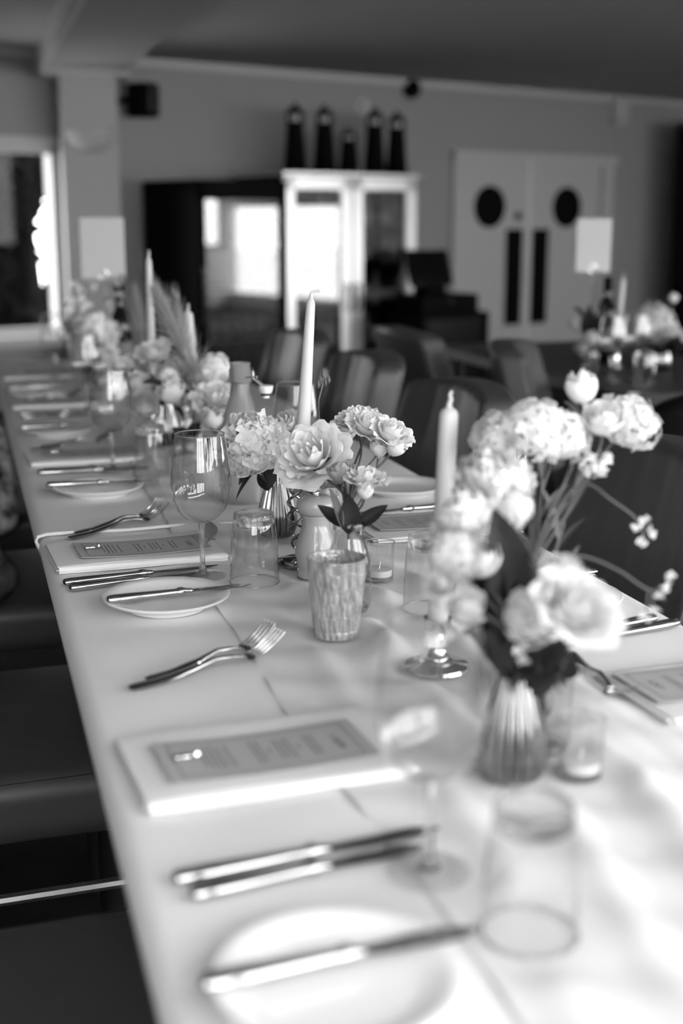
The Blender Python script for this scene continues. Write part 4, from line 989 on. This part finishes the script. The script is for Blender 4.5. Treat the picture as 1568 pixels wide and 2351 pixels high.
def floret_ball(seed, n=70, sz=0.20, squash=0.85, r=0.85):
    rnd = random.Random(seed); g = G()
    for q in range(n):
        z = 1 - 1.75 * (q + 0.5) / n; a = q * 2.39996; rr = math.sqrt(max(0, 1 - z * z))
        d = Vector((rr * math.cos(a), rr * math.sin(a), z)); p = d * r * (0.82 + 0.25 * rnd.random()); p.z *= squash
        nn = (d + Vector((rnd.uniform(-.35, .35), rnd.uniform(-.35, .35), rnd.uniform(-.35, .35)))).normalized()
        t = nn.orthogonal().normalized(); t.rotate(Quaternion(nn, rnd.random() * 6)); b = nn.cross(t)
        for k in range(4):
            w = k * math.pi / 2; e = t * math.cos(w) + b * math.sin(w); f = t * -math.sin(w) + b * math.cos(w)
            g.add([p, p + e * sz * 0.5 + f * sz * 0.42 + nn * sz * 0.12, p + e * sz * 1.0 + nn * sz * 0.05, p + e * sz * 0.5 - f * sz * 0.42 + nn * sz * 0.12], [(0, 1, 2, 3)])
        s2 = sz * 0.16
        g.add([p + nn * s2 + t * s2, p + nn * s2 + b * s2, p + nn * s2 - t * s2, p + nn * s2 - b * s2], [(0, 1, 2, 3)])
    return g
def disc_flower(seed, n=70):
    """many narrow petals, like a scabious or chrysanthemum"""
    rnd = random.Random(seed); g = G()
    for q in range(n):
        lay = q / n; a = q * 2.39996; el = 0.05 + 1.25 * (1 - lay); L = 0.55 + 0.45 * lay
        d = Vector((math.cos(a) * math.cos(el), math.sin(a) * math.cos(el), math.sin(el) * 0.8)); s_ = Vector((-math.sin(a), math.cos(a), 0)); w = 0.10
        g.add([d * 0.1, d * L * 0.55 + s_ * w + Vector((0, 0, .03)), d * L, d * L * 0.55 - s_ * w + Vector((0, 0, .03))], [(0, 1, 2, 3)])
    return g
BLOOM = {}
def bloom_mesh(kind, m, var):
    key = (kind, m, var)
    if key in BLOOM: return BLOOM[key]
    if kind in KINDS_:
        g = G()
        for L, (n, prof, span, ruf) in enumerate(KINDS_[kind]):
            for q in range(n):
                pg = petal_surface(prof, span, 7, 7, ruf, 0.5 if kind != 'bud' else 0.75, ph=q + L + var, k=3.5)
                pg.xf(Matrix.Rotation(2 * math.pi * (q + 0.37 * L) / n + L * 1.1, 4, 'Z')); g.add(pg.v, pg.f)
    elif kind == 'peony':
        g = peony_centre(var)
        for q in range(9):
            pg = petal_surface(lambda v: (0.1 + 0.75 * math.sin(v * 1.6) ** 0.8 + 0.12 * v ** 4, -0.62 + 0.72 * v ** 1.4), 0.5, 7, 7, 0.06, 0.45, ph=q); pg.xf(Matrix.Rotation(q * 0.7, 4, 'Z')); g.add(pg.v, pg.f)
    elif kind == 'hydrangea': g = floret_ball(var, 80, 0.24)
    elif kind == 'stock': g = floret_ball(var, 60, 0.30, 1.05)
    elif kind == 'mum': g = disc_flower(var)
    BLOOM[key] = g.mesh('bloom', m, sharp=180); return BLOOM[key]
def leaf_geo(L, W, fold=0.25, bend=0.25, nu=5, nv=9):
    def fn(u, v):
        s_ = 2 * u - 1; w = W * math.sin(math.pi * min(1, v * 0.97 + 0.02)) ** 0.8 * (1 - 0.25 * v)
        return (s_ * w, L * v, abs(s_) * w * fold * 2 - bend * L * v * v)
    return G().grid(fn, nu, nv)
def leaf(name, parent, base, direction, L, W, m='leaf_dark', roll=0.0, fold=0.25, bend=0.2):
    d = Vector(direction).normalized(); g = leaf_geo(L, W, fold, bend)
    rot = Vector((0, 1, 0)).rotation_difference(d).to_matrix().to_4x4() @ Matrix.Rotation(roll, 4, 'Y')
    g.xf(Matrix.Translation(Vector(base) - (Vector(parent.location) if parent else Vector())) @ rot)
    return obj(name, g, m, parent, sharp=180)
def flower(name, label, kind, pos, r, axis, vase, m='petal_white', cat=None, split=False, var=0, leaves=(), stem_r=0.0017, group=None, spin=None, calyx=True):
    """pos: centre of the bloom; axis: where it faces; vase: mouth point (x, y, z) the stem passes through"""
    ax = Vector(axis).normalized(); pos = Vector(pos); mouth = Vector(vase)
    base = Vector((mouth.x + (mouth.x - pos.x) * 0.06, mouth.y + (mouth.y - pos.y) * 0.06, ZT + 0.012))
    t = thing(name, label, cat or 'flower', base, 0, group)
    q = Vector((0, 0, 1)).rotation_difference(ax); rnd = random.Random(int(abs(pos.x * 7919 + pos.y * 104729 + pos.z * 1299709)))
    sp = spin if spin is not None else rnd.random() * 6
    Q = q @ Quaternion((0, 0, 1), sp)
    loc = pos - base
    def place(o, extra=None):
        o.rotation_mode = 'QUATERNION'; o.rotation_quaternion = Q @ extra if extra else Q; o.location = loc; o.scale = (r, r, r)
    if split and kind in KINDS_:
        for L, (n, prof, span, ruf) in enumerate(KINDS_[kind]):
            for k in range(n):
                o = obj('petal', petal_mesh(kind, L, m, k % 3), None, t)
                e = Quaternion((0, 0, 1), 2 * math.pi * (k + 0.37 * L) / n + L * 1.1) @ Quaternion((0, 1, 0), rnd.uniform(-0.07, 0.10)) @ Quaternion((1, 0, 0), rnd.uniform(-0.06, 0.06))
                place(o, e)
    elif split and kind == 'peony':
        for k in range(10):
            key = ('guard', k % 3, m)
            if key not in PMESH: PMESH[key] = petal_surface(lambda v: (0.1 + 0.78 * math.sin(v * 1.6) ** 0.8 + 0.12 * v ** 4, -0.62 + 0.72 * v ** 1.4), 0.48, 9, 9, 0.07, 0.4, ph=k * 1.7).mesh('petal', m, sharp=180)
            place(obj('petal', PMESH[key], None, t), Quaternion((0, 0, 1), k * 0.628 + 0.1 * (k % 2)) @ Quaternion((0, 1, 0), rnd.uniform(-0.05, 0.15)))
        place(obj('petal_cluster', peony_centre(var, 190, 0.80, 0.27), m, t, sharp=180))
        t.children[-1]['kind'] = 'stuff'
    else:
        o = obj('bloom', bloom_mesh(kind, m, var), None, t); place(o)
        if kind in ('hydrangea', 'stock', 'mum'): o['kind'] = 'stuff'
    end = pos - ax * (r * 0.62 if kind != 'bud' else r * 0.74)
    mid = end - ax * min(0.07, (end - mouth).length * 0.45)
    pts = [base, mouth] if (mouth - base).length > 0.02 else [base]
    pts = catmull(pts, 3)[:-1] + bez(mouth, mouth + (mouth - base).normalized() * (end - mouth).length * 0.35, mid, end, 14)
    obj('stem', G().tube([p - base for p in pts], stem_r, 8), 'stem_green', t)
    if calyx:
        cg = G()
        for k in range(5):
            pg = leaf_geo(r * 0.6, r * 0.11, 0.2, -0.2, 3, 5)
            pg.xf(Matrix.Translation(end - base) @ Q.to_matrix().to_4x4() @ Matrix.Rotation(k * 1.2566, 4, 'Z') @ Matrix.Rotation(math.radians(22), 4, 'X')); cg.add(pg.v, pg.f)
        obj('calyx', cg, 'stem_green', t, sharp=180)
    for lf in leaves:
        fr_, d, L, W = lf[:4]; p = pts[min(len(pts) - 1, int(fr_ * (len(pts) - 1)))]
        leaf('leaf', t, p, d, L, W, *(lf[4:5] if len(lf) > 4 else ()), roll=lf[5] if len(lf) > 5 else 0.0)
    return t
def sprig(name, label, pts, flowers, m='petal_white', vase=None, r=0.012, stem_r=0.0013, group=None, bud=False):
    """thin curved stem with little florets at the given points"""
    base = Vector(pts[0]); t = thing(name, label, 'flower sprig', base, 0, group)
    obj('stem', G().tube([p - base for p in catmull(pts, 6)], stem_r, 7), 'stem_green', t)
    rnd = random.Random(len(label))
    for k, p in enumerate(flowers):
        p = Vector(p) - base; g = G(); nn = Vector((rnd.uniform(-.5, .3), rnd.uniform(-1, -.2), rnd.uniform(.1, .8))).normalized()
        if bud: g.lathe([(0.0001, -r * 1.2), (r * 0.45, -r * 0.6), (r * 0.55, 0), (r * 0.35, r * 0.8), (0.0001, r * 1.6)], 10).xf(Matrix.Translation(p))
        else:
            for j in range(6): small_petal(g, p + Vector((rnd.uniform(-1, 1), rnd.uniform(-1, 1), rnd.uniform(-1, 1))) * r * 0.35, (nn + Vector((rnd.uniform(-1, 1), rnd.uniform(-1, 1), rnd.uniform(-1, 1)))).normalized(), r * 0.8, rnd)
        obj('bud' if bud else 'floret', g, m, t, sharp=180)
        if (p).length > 0.03:
            near = min([Vector(q) - base for q in catmull(pts, 6)], key=lambda q: (q - p).length)
            if (near - p).length > 0.004: obj('stalk', G().tube([near, (near + p) / 2 + Vector((0, 0, -0.002)), p], stem_r * 0.7, 5), 'stem_green', t)
    return t
def plume(label, pts, n, spread, m='plume', seed=1, group='pampas plumes'):
    rnd = random.Random(seed); base = Vector(pts[0]); t = thing('pampas_plume', label, 'pampas grass', base, 0, group)
    path = catmull(pts, 10); obj('stem', G().tube([p - base for p in path], 0.0015, 6), 'stem_green', t)
    g = G()
    for _ in range(n):
        f = rnd.uniform(0.35, 1.0); p = path[int(f * (len(path) - 1))] - base; q = path[min(len(path) - 1, int(f * (len(path) - 1)) + 4)] - base
        d = (q - p).normalized() if (q - p).length > 1e-6 else (path[-1] - path[-3]).normalized()
        s_ = spread * (1.15 - f) * 1.6 + 0.006; o = Vector((rnd.gauss(0, 1), rnd.gauss(0, 1), rnd.gauss(0, 1))) * s_ * 0.4; L = rnd.uniform(0.03, 0.06)
        a = p + o * 0.15; b = p + o + d * L * 0.6; c = p + o * 1.5 + d * L; w = d.orthogonal().normalized() * 0.0006
        g.add([a - w, a + w, b + w, c, b - w], [(0, 1, 2, 3, 4)])
    o = obj('plume_hairs', g, m, t, smooth=False); o['kind'] = 'stuff'
    return t

# --- centre arrangement (in focus)
C2 = 'centre flowers'
flower('peony', 'large ruffled white peony right of the focused wine glass', 'peony', (0.33, 2.012, 0.922), 0.06101, (-0.3244, -0.5829, 0.75), V1, m='petal_peony', split=True, group=C2, calyx=False,
       leaves=((0.80, (0.1015, -0.5497, -0.75), 0.055, 0.020, 'leaf_dark', 0.3), (0.82, (-0.8038, -0.08025, -0.75), 0.075, 0.007, 'leaf_dark', 0.2), (0.84, (-0.8592, -0.2724, -0.5), 0.055, 0.018, 'leaf_dark', 0.4), (0.80, (-0.1738, -0.7825, -0.6), 0.05, 0.020, 'leaf_dark', -0.4), (0.83, (0.5616, -0.5784, 0.05), 0.05, 0.014, 'leaf_dark', 0)))
flower('garden_rose', 'big open white garden rose in front of the tall candle', 'cup_rose', (0.369, 1.793, 0.946), 0.05389, (-0.4602, -0.5125, 0.72), V2, split=True, group=C2, leaves=((0.7, (0.3417, -0.619, -0.3), 0.04, 0.010, 'leaf_mid', 0.2),), spin=0.4)
flower('garden_rose', 'half-open white rose directly left of the tall candle', 'rose', (0.4, 2.082, 0.943), 0.03024, (-0.5913, -0.2457, 0.7), V3, m='petal_cream', split=True, group=C2, spin=1.0)
flower('garden_rose', 'shaded rose bud right of the big open rose', 'tight_rose', (0.451, 1.92, 0.95), 0.02963, (0.2125, -0.1654, 0.95), V2, m='petal_cream', split=True, group=C2)
flower('lisianthus', 'topmost white lisianthus with a wide back petal', 'cup_rose', (0.455, 1.863, 0.985), 0.03267, (-0.2957, -0.1228, 0.9), V2, split=True, group=C2)
flower('lisianthus', 'white lisianthus opening right of the topmost one', 'rose', (0.471, 1.835, 0.977), 0.03104, (0.1154, -0.5017, 0.85), V2, split=True, group=C2)
flower('lisianthus', 'rightmost white lisianthus of the centre flowers', 'rose', (0.497, 1.804, 0.969), 0.02944, (0.2734, -0.4952, 0.8), V2, split=True, group=C2, spin=2.0)
flower('lisianthus_bud', 'closed white bud hanging below the rightmost lisianthus', 'bud', (0.496, 1.788, 0.947), 0.02101, (0.4452, -0.4408, 0.75), V2, split=True, group=C2)
flower('lisianthus_bud', 'closed white bud left of the hanging bud', 'bud', (0.479, 1.814, 0.942), 0.02059, (-0.007424, -0.206, 0.95), V2, split=True, group=C2)
flower('garden_rose', 'greyish upright rosebud just above the flower bottle', 'tight_rose', (0.388, 1.699, 0.933), 0.0264, (-0.07577, -0.08221, 0.98), V2, m='petal_grey', split=True, group=C2)
flower('garden_rose', 'white open rose with flared rim above the flower bottle', 'cup_rose', (0.409, 1.651, 0.936), 0.02933, (0.006442, -0.158, 0.97), V2, split=True, group=C2, spin=0.2)
flower('lisianthus_bud', 'small white bud nodding in front of the flared rose', 'bud', (0.395, 1.61, 0.923), 0.01663, (-0.0009822, -0.364, 0.9), V2, split=True, group=C2)
bl = V2
for nm, p, d, L, W, m, rl in (('broad dark leaf standing upright in the flower bottle', (0.376, 1.623, 0.864), (-0.01387, -0.04804, 1), 0.055, 0.017, 'leaf_dark', 0.1),
                              ('dark pointed leaf leaning right out of the flower bottle', (0.388, 1.631, 0.871), (0.8167, -0.2357, 0.6), 0.052, 0.011, 'leaf_dark', 0.5),
                              ('dark leaf leaning left out of the flower bottle', (0.37, 1.626, 0.873), (-0.7206, 0.208, 0.7), 0.045, 0.011, 'leaf_dark', -0.4),
                              ('pale narrow leaf standing left in the flower bottle', (0.366, 1.617, 0.872), (-0.2679, -0.02675, 1), 0.060, 0.008, 'leaf_mid', 0.2)):
    tag(leaf('flower_leaf', None, p, d, L, W, m, rl, bend=0.08), nm, 'leaf', 'loose leaves in the flower bottle')
sprig('budding_twig', 'thin twig with closed buds right of the tall candle', [(0.442, 1.99, 0.872), (0.437, 1.983, 0.93), (0.428, 1.967, 0.988), (0.434, 1.971, 1.012), (0.439, 1.974, 1.03)],
      [(0.438, 1.975, 1.035), (0.446, 1.971, 1.027), (0.43, 1.974, 1.019), (0.441, 1.972, 1.023)], m='stem_green', r=0.0055, bud=True, stem_r=0.0014)
lf = thing('fallen_leaves', 'dark round leaves lying beside the upturned tumbler', 'leaf sprig', (0.262, 2.03, ZT))
obj('round_leaf', leaf_geo(0.032, 0.017, 0.1, 0.1).xf(Matrix.Translation((0.0, 0, 0.012)) @ Matrix.Rotation(math.radians(65), 4, 'X')), 'leaf_mid', lf, sharp=180)
obj('small_leaf', leaf_geo(0.03, 0.008, 0.2, 0.1).xf(Matrix.Rotation(1.2, 4, 'Z')), 'leaf_dark', lf, sharp=180)
obj('stem', G().tube([(-0.015, -0.02, 0.003), (0.0, 0, 0.012), (0.01, 0.006, 0.01)], 0.0012, 6), 'stem_green', lf)

# --- front right bouquet (blurred)
CF = 'front bouquet'
flower('hydrangea', 'pale ruffled bloom at the left top of the front bouquet', 'hydrangea', (0.457, 1.32, 1.04), 0.03312, (-0.5636, -0.1496, 0.8), VE, m='petal_cream', group=CF, var=1)
flower('hydrangea', 'large ruffled bloom in the middle top of the front bouquet', 'hydrangea', (0.49, 1.292, 1.05), 0.0426, (-0.207, -0.3566, 0.85), VE, m='petal_white', group=CF, var=2)
flower('hydrangea', 'ruffled bloom right beside the large middle one', 'stock', (0.525, 1.29, 1.041), 0.03289, (0.205, -0.3714, 0.85), VE, m='petal_white', group=CF, var=3)
flower('hydrangea', 'ruffled grey bloom at the far right top of the bouquet', 'hydrangea', (0.612, 1.31, 1.051), 0.04165, (0.4249, -0.3308, 0.8), VE, m='petal_cream', group=CF, var=4)
flower('garden_rose', 'white cupped rose between the two ruffled top blooms', 'tight_rose', (0.561, 1.273, 1.06), 0.02982, (-0.2347, -0.4527, 0.8), VE, group=CF)
flower('garden_rose', 'highest white bud of the front bouquet', 'bud', (0.55, 1.305, 1.09), 0.02688, (-0.1718, -0.05448, 0.98), VE, group=CF, leaves=((0.97, (-0.5081, 0.04258, 0.6), 0.03, 0.006, 'leaf_mid', 0.0),))
flower('peony', 'soft white peony below the ruffled top blooms', 'peony', (0.405, 1.2, 1.01), 0.04356, (-0.3308, -0.4249, 0.8), VB, group=CF, var=5)
flower('stock_flower', 'small pale blooms right of the soft peony', 'stock', (0.413, 1.172, 0.991), 0.02253, (0.1496, -0.5636, 0.7), VB, m='petal_cream', group=CF, var=6)
flower('stock_flower', 'round pale bloom at the left edge of the bouquet, upper', 'peony', (0.358, 1.155, 0.987), 0.03133, (-0.4952, -0.2734, 0.8), VA, group=CF, var=7)
flower('stock_flower', 'round pale bloom at the left edge of the bouquet, middle', 'stock', (0.331, 1.115, 0.964), 0.02747, (-0.4952, -0.2734, 0.8), VA, group=CF, var=8, m='petal_cream')
flower('garden_rose', 'white rose facing left in the lower left of the bouquet', 'tight_rose', (0.351, 1.098, 0.961), 0.02562, (-0.4269, -0.3972, 0.8), VA, group=CF)
flower('garden_rose', 'lowest white rosebud of the bouquet above the silver vase', 'tight_rose', (0.317, 1.048, 0.934), 0.0234, (-0.3031, -0.3288, 0.85), VA, group=CF, var=1,
       leaves=((0.85, (0.4249, -0.3308, -0.7), 0.05, 0.012, 'leaf_dark', 0.2),))
flower('stock_flower', 'mottled pale bloom at the centre bottom of the bouquet', 'stock', (0.375, 1.029, 0.926), 0.02964, (-0.1387, -0.4804, 0.8), VB, m='petal_cream', group=CF, var=9)
flower('garden_rose', 'big soft white bloom at the right bottom of the bouquet', 'cup_rose', (0.376, 0.942, 0.963), 0.03816, (0.1976, -0.5774, 0.75), VB, m='petal_cream', group=CF, var=2)
flower('garden_rose', 'pale bud above the big soft bloom', 'tight_rose', (0.398, 1.023, 0.97), 0.02011, (0.01288, -0.316, 0.9), VB, m='petal_cream', group=CF)
flower('stock_flower', 'pale bloom beside the candle at the left of the bouquet', 'hydrangea', (0.351, 1.186, 0.972), 0.02253, (-0.5636, -0.1496, 0.8), VA, group=CF, var=3, m='petal_cream')
flower('stock_flower', 'pale bloom between the soft peony and the ruffled blooms', 'hydrangea', (0.4, 1.246, 1.016), 0.02267, (-0.5636, -0.1496, 0.8), VB, group=CF, var=5, m='petal_cream')
flower('garden_rose', 'pale rose low beside the candle base', 'rose', (0.306, 1.086, 0.948), 0.016, (-0.5913, -0.2457, 0.7), VA, group=CF, var=1, m='petal_cream')
def green(label, base, tip, bow, L, W, m='leaf_dark', n=3, group='leafy stems in the front bouquet', sr=0.0016):
    b = Vector(base); t = thing('leafy_stem', label, 'foliage', b, 0, group); tp = Vector(tip)
    pts = bez(b, b + Vector((0, 0, 0.08)), (b + tp) / 2 + Vector(bow), tp, 14)
    obj('stem', G().tube([p - b for p in pts], sr, 6), 'stem_green', t); rnd = random.Random(len(label))
    for k in range(n):
        i = int(14 * (0.45 + 0.5 * (k + 1) / n)); p = pts[i]; dd = (pts[i] - pts[i - 1]).normalized() + Vector((rnd.uniform(-.9, .9), rnd.uniform(-.6, .2), rnd.uniform(-.2, .6)))
        leaf('leaf', t, p, dd, L * rnd.uniform(0.8, 1.15), W, m, rnd.uniform(-.6, .6))
green('dark leafy stem rising in the middle of the front bouquet', (VB[0], VB[1], ZT + 0.012), (0.375, 1.107, 0.939), (0.0, 0, 0.02), 0.085, 0.026, n=6)
green('dark drooping leaves over the mouth of the silver vase', (VA[0], VA[1], ZT + 0.012), (0.367, 1.052, 0.876), (0.0, 0, 0.02), 0.065, 0.024, n=6)
green('dark leaves right of the mottled bloom', (VB[0], VB[1], ZT + 0.012), (0.409, 1.039, 0.872), (0.01, 0, 0.02), 0.050, 0.020, n=5)
green('thin grassy stems behind the front bouquet', (VE[0], VE[1], ZT + 0.012), (0.533, 1.269, 1.007), (0, 0, 0.03), 0.07, 0.006, 'leaf_mid', 5)
green('thin straight stems under the ruffled blooms', (VE[0], VE[1], ZT + 0.012), (0.497, 1.282, 1.016), (0, 0, 0.03), 0.06, 0.006, 'leaf_mid', 4)
green('curved stems left of the thin grassy stems', (VE[0], VE[1], ZT + 0.012), (0.465, 1.263, 0.987), (-0.01, 0, 0.03), 0.05, 0.008, 'leaf_dark', 4)
VEb = (VE[0], VE[1], ZT + 0.012)
sprig('flower_sprig', 'sprig of tiny white flowers arching far right of the bouquet', [VEb, VE, (0.495, 1.231, 0.978), (0.517, 1.219, 1.002), (0.535, 1.2, 0.989), (0.558, 1.19, 0.971), (0.567, 1.184, 0.956)],
      [(0.568, 1.186, 0.967), (0.56, 1.186, 0.958), (0.573, 1.182, 0.955), (0.558, 1.173, 0.947)], r=0.0068)
sprig('flower_sprig', 'sprig of tiny white flowers drooping over the right table edge', [VEb, VE, (0.458, 1.148, 0.942), (0.481, 1.142, 0.945), (0.511, 1.13, 0.932), (0.539, 1.118, 0.913), (0.556, 1.114, 0.917)],
      [(0.559, 1.115, 0.925), (0.555, 1.113, 0.915), (0.549, 1.113, 0.906), (0.542, 1.112, 0.894), (0.528, 1.104, 0.888)], r=0.0065)
sprig('flower_sprig', 'sprig of white florets under the cupped rose', [VEb, VE, (0.518, 1.246, 0.978), (0.535, 1.247, 1.006)], [(0.534, 1.252, 1.024), (0.529, 1.25, 1.011), (0.54, 1.246, 1.008), (0.548, 1.247, 1.023), (0.543, 1.247, 1.015)], r=0.009333)
sprig('flower_sprig', 'tiny white buds low over the silver vase', [(VA[0], VA[1], ZT + 0.012), VA, (0.367, 1.034, 0.89), (0.369, 1.035, 0.898)], [(0.368, 1.032, 0.883), (0.365, 1.035, 0.894)], r=0.006293)

# --- far roses (third place)
C3 = 'far roses'
FAR = [
    ('garden_rose', 'pale rose at the top left of the far roses', 'rose', (0.278, 3.12, 0.945), 0.031, 'petal_white'),
    ('garden_rose', 'pale rose under the tall thin candle', 'rose', (0.32, 3.061, 0.972), 0.03457, 'petal_white'),
    ('garden_rose', 'shaded rose at the left of the far roses', 'tight_rose', (0.274, 2.954, 0.911), 0.03933, 'petal_white'),
    ('garden_rose', 'upright white rosebud in the middle of the far roses', 'tight_rose', (0.32, 2.78, 0.909), 0.04107, 'petal_white'),
    ('carnation', 'small frilly bloom above the upright rosebud', 'mum', (0.327, 2.837, 0.935), 0.0304, 'petal_white'),
    ('hydrangea', 'ruffled pale bloom at the right of the pampas plume', 'hydrangea', (0.422, 2.815, 0.956), 0.0418, 'petal_white'),
    ('garden_rose', 'broad open rose left of the swing-top bottle', 'cup_rose', (0.4, 2.704, 0.913), 0.04767, 'petal_white'),
    ('chrysanthemum', 'white daisy-like bloom touching the swing-top bottle', 'mum', (0.419, 2.601, 0.905), 0.03724, 'petal_white'),
    ('garden_rose', 'pale drooping bud below the broad open rose', 'bud', (0.386, 2.645, 0.87), 0.0306, 'petal_white'),
    ('lily', 'long pale petals at the left bottom of the far roses', 'tight_rose', (0.269, 2.841, 0.877), 0.0437, 'petal_cream'),
    ('garden_rose', 'shaded bloom behind the upright rosebud', 'rose', (0.356, 2.99, 0.939), 0.038, 'petal_cream'),
    ('garden_rose', 'small pale bloom at the left tip of the far roses', 'rose', (0.241, 3.025, 0.948), 0.026, 'petal_white'),
    ('carnation', 'small pale bloom right of the tall thin candle', 'mum', (0.355, 3.107, 0.984), 0.02687, 'petal_white'),
    ('garden_rose', 'shaded bud right of the swing-top side rose', 'rose', (0.398, 2.922, 0.929), 0.03147, 'petal_cream'),
]
AXS = [(-0.4952, -0.2734, 0.8), (-0.1387, -0.4804, 0.8), (0.2253, -0.4814, 0.75), (-0.2273, -0.2466, 0.9), (0.09411, -0.7557, 0.6)]
for k, (nm, lb, kd, p, r_, mt) in enumerate(FAR):
    flower(nm, lb, kd, p, r_, AXS[k % 5], (VC, VD)[k % 2], m=mt, group=C3, var=k % 3, leaves=((0.8, (0.3417, -0.619, -0.3), 0.045, 0.012),) if k % 3 == 0 else ())
green('dark leaves under the daisy-like bloom', (VC[0], VC[1], ZT + 0.012), (0.359, 2.648, 0.85), (0.02, 0, 0.0), 0.05, 0.014, n=5, group='leafy stems in the far roses')
green('dark leaf standing between the far roses', (VD[0], VD[1], ZT + 0.012), (0.309, 2.79, 0.939), (0.0, 0, 0.0), 0.06, 0.014, n=3, group='leafy stems in the far roses')
green('dark leaves at the right of the far tumbler', (VC[0], VC[1], ZT + 0.012), (0.328, 2.654, 0.837), (0.0, 0, 0.0), 0.05, 0.014, n=4, group='leafy stems in the far roses')
plume('broad pampas plume leaning left over the far roses', [(VC[0], VC[1], ZT + 0.012), (0.382, 2.813, 0.9), (0.362, 2.837, 0.979), (0.336, 2.861, 1.049), (0.315, 2.88, 1.102)], 900, 0.035, seed=1)
plume('thin dark pampas plume in front of the black fridge', [(VC[0], VC[1], ZT + 0.012), (0.389, 2.921, 0.911), (0.381, 2.945, 1.007), (0.369, 2.966, 1.084)], 250, 0.012, seed=2)
plume('faint grey pampas plume left of the tall thin candle', [(VD[0], VD[1], ZT + 0.012), (0.316, 3.213, 0.933), (0.315, 3.23, 1.006), (0.312, 3.248, 1.078)], 300, 0.022, seed=3)
# --- flowers at the far end of the table
C4 = 'far end flowers'
flower('peony', 'large blurred peony beside the dark wine bottle', 'peony', (0.293, 4.123, 0.919), 0.0837, (-0.2347, -0.4527, 0.8), VF, m='petal_white', group=C4, var=3)
flower('garden_rose', 'blurred pale rose under the far peony', 'rose', (0.306, 4.054, 0.867), 0.04533, (0.02577, -0.6319, 0.7), VF, m='petal_white', group=C4)
flower('hydrangea', 'blurred grey bloom left of the far peony', 'hydrangea', (0.24, 4.199, 0.95), 0.041, (-0.5359, -0.0535, 0.8), VF, m='petal_grey', group=C4, var=1)
VFb = (VF[0], VF[1], ZT + 0.012)
sprig('flower_sprig', 'blurred sprig of white florets left of the blank card', [VFb, VF, (0.272, 4.198, 0.984), (0.27, 4.216, 1.057)], [(0.247, 4.224, 1.064), (0.294, 4.211, 1.068), (0.271, 4.211, 1.04), (0.26, 4.21, 1.021), (0.234, 4.215, 1.01), (0.277, 4.202, 1.01)], r=0.01913, stem_r=0.002)
sprig('flower_sprig', 'blurred sprig of pale florets under the blank card', [VFb, VF, (0.338, 4.182, 0.997), (0.37, 4.191, 1.077)], [(0.349, 4.196, 1.07), (0.383, 4.188, 1.077), (0.376, 4.181, 1.04), (0.345, 4.189, 1.037), (0.352, 4.179, 1.004), (0.393, 4.188, 1.09)], m='petal_grey', r=0.01777, stem_r=0.002)
green('dark leaves under the far peony', VFb, (0.278, 4.052, 0.822), (0, 0, 0), 0.05, 0.016, n=6, group='leafy stems at the far end')
# ------------------------------------------------------------------ second table in the right background
table('bare dark dining table at the right, behind the bouquet', 3.55, 5.25, 1.82, 2.62, 0.752)
Z2 = TZ + 0.003
card_stand('blank white card on a thin stand in front of the double doors', 2.052, 4.262, Z2, 0.43, 0.122, 0.185, math.radians(-16), 'chrome')
wine_bottle('dark wine bottle on the second table beside the card stand', 2.19, 4.41, Z2)
stick('silver candlestick on the second table', 2.125, 4.195, 0.10, 'chrome', Z2)
candle('white taper candle on the second table', 2.125, 4.195, Z2 + 0.1015, 0.215, 0.011, 0.0085, (0.05, -0.01), 'straight')
runner()
ZT = Z2
VG = ribbed_vase('ribbed silver vase under the ruffled bloom on the second table', 2.26, 4.12)
VH = milk_bottle('clear bottle under the dark foliage on the second table', 2.00, 4.15, 0.12)
FOOT = []
C5 = 'second table flowers'
flower('hydrangea', 'large ruffled grey bloom on the second table', 'hydrangea', (2.245, 4.146, 0.915), 0.08587, (-0.1387, -0.4804, 0.8), VG, m='petal_cream', group=C5, var=2)
flower('garden_rose', 'small pale bloom at the right edge of the second table flowers', 'rose', (2.276, 4.076, 0.885), 0.04853, (0.2457, -0.5913, 0.7), VG, m='petal_cream', group=C5)
flower('lollipop_flower', 'single white ball flower above the second table', 'stock', (2.311, 4.147, 1.002), 0.01993, (0, -0, 1), VG, m='petal_white', group=C5, var=1, calyx=False)
flower('garden_rose', 'pale bud in the dark foliage of the second table', 'bud', (1.976, 4.107, 0.873), 0.036, (0.3011, -0.3992, 0.8), VH, m='petal_cream', group=C5)
flower('garden_rose', 'shaded bloom left in the dark foliage of the second table', 'tight_rose', (1.944, 4.108, 0.838), 0.033, (-0.3714, -0.205, 0.8), VH, m='petal_grey', group=C5)
flower('garden_rose', 'small shaded bud high in the dark foliage', 'bud', (1.925, 4.133, 0.923), 0.027, (-0.3437, -0.109, 0.9), VH, m='petal_grey', group=C5)
VHb = (VH[0], VH[1], ZT + 0.012); VGb = (VG[0], VG[1], ZT + 0.012)
green('dark foliage left of the wine bottle on the second table', VHb, (1.958, 4.131, 0.955), (-0.02, 0, 0.02), 0.07, 0.018, n=8, group='leafy stems on the second table')
green('dark foliage around the thin card stand', VHb, (2.007, 4.11, 0.926), (0.0, 0, 0.02), 0.07, 0.018, n=7, group='leafy stems on the second table')
green('dark leaves under the ruffled bloom of the second table', VGb, (2.182, 4.039, 0.838), (0.0, 0, 0.0), 0.08, 0.025, n=8, group='leafy stems on the second table')
green('dark foliage at the far right of the second table', VGb, (2.248, 4.024, 0.853), (0.0, 0, 0.0), 0.08, 0.025, n=8, group='leafy stems on the second table')
wine_glass('wine glass on the second table in front of the foliage', 1.93, 3.86)
wine_glass('wine glass on the second table near the candle', 2.05, 3.92)
tumbler('upturned tumbler on the second table', 2.02, 3.80)
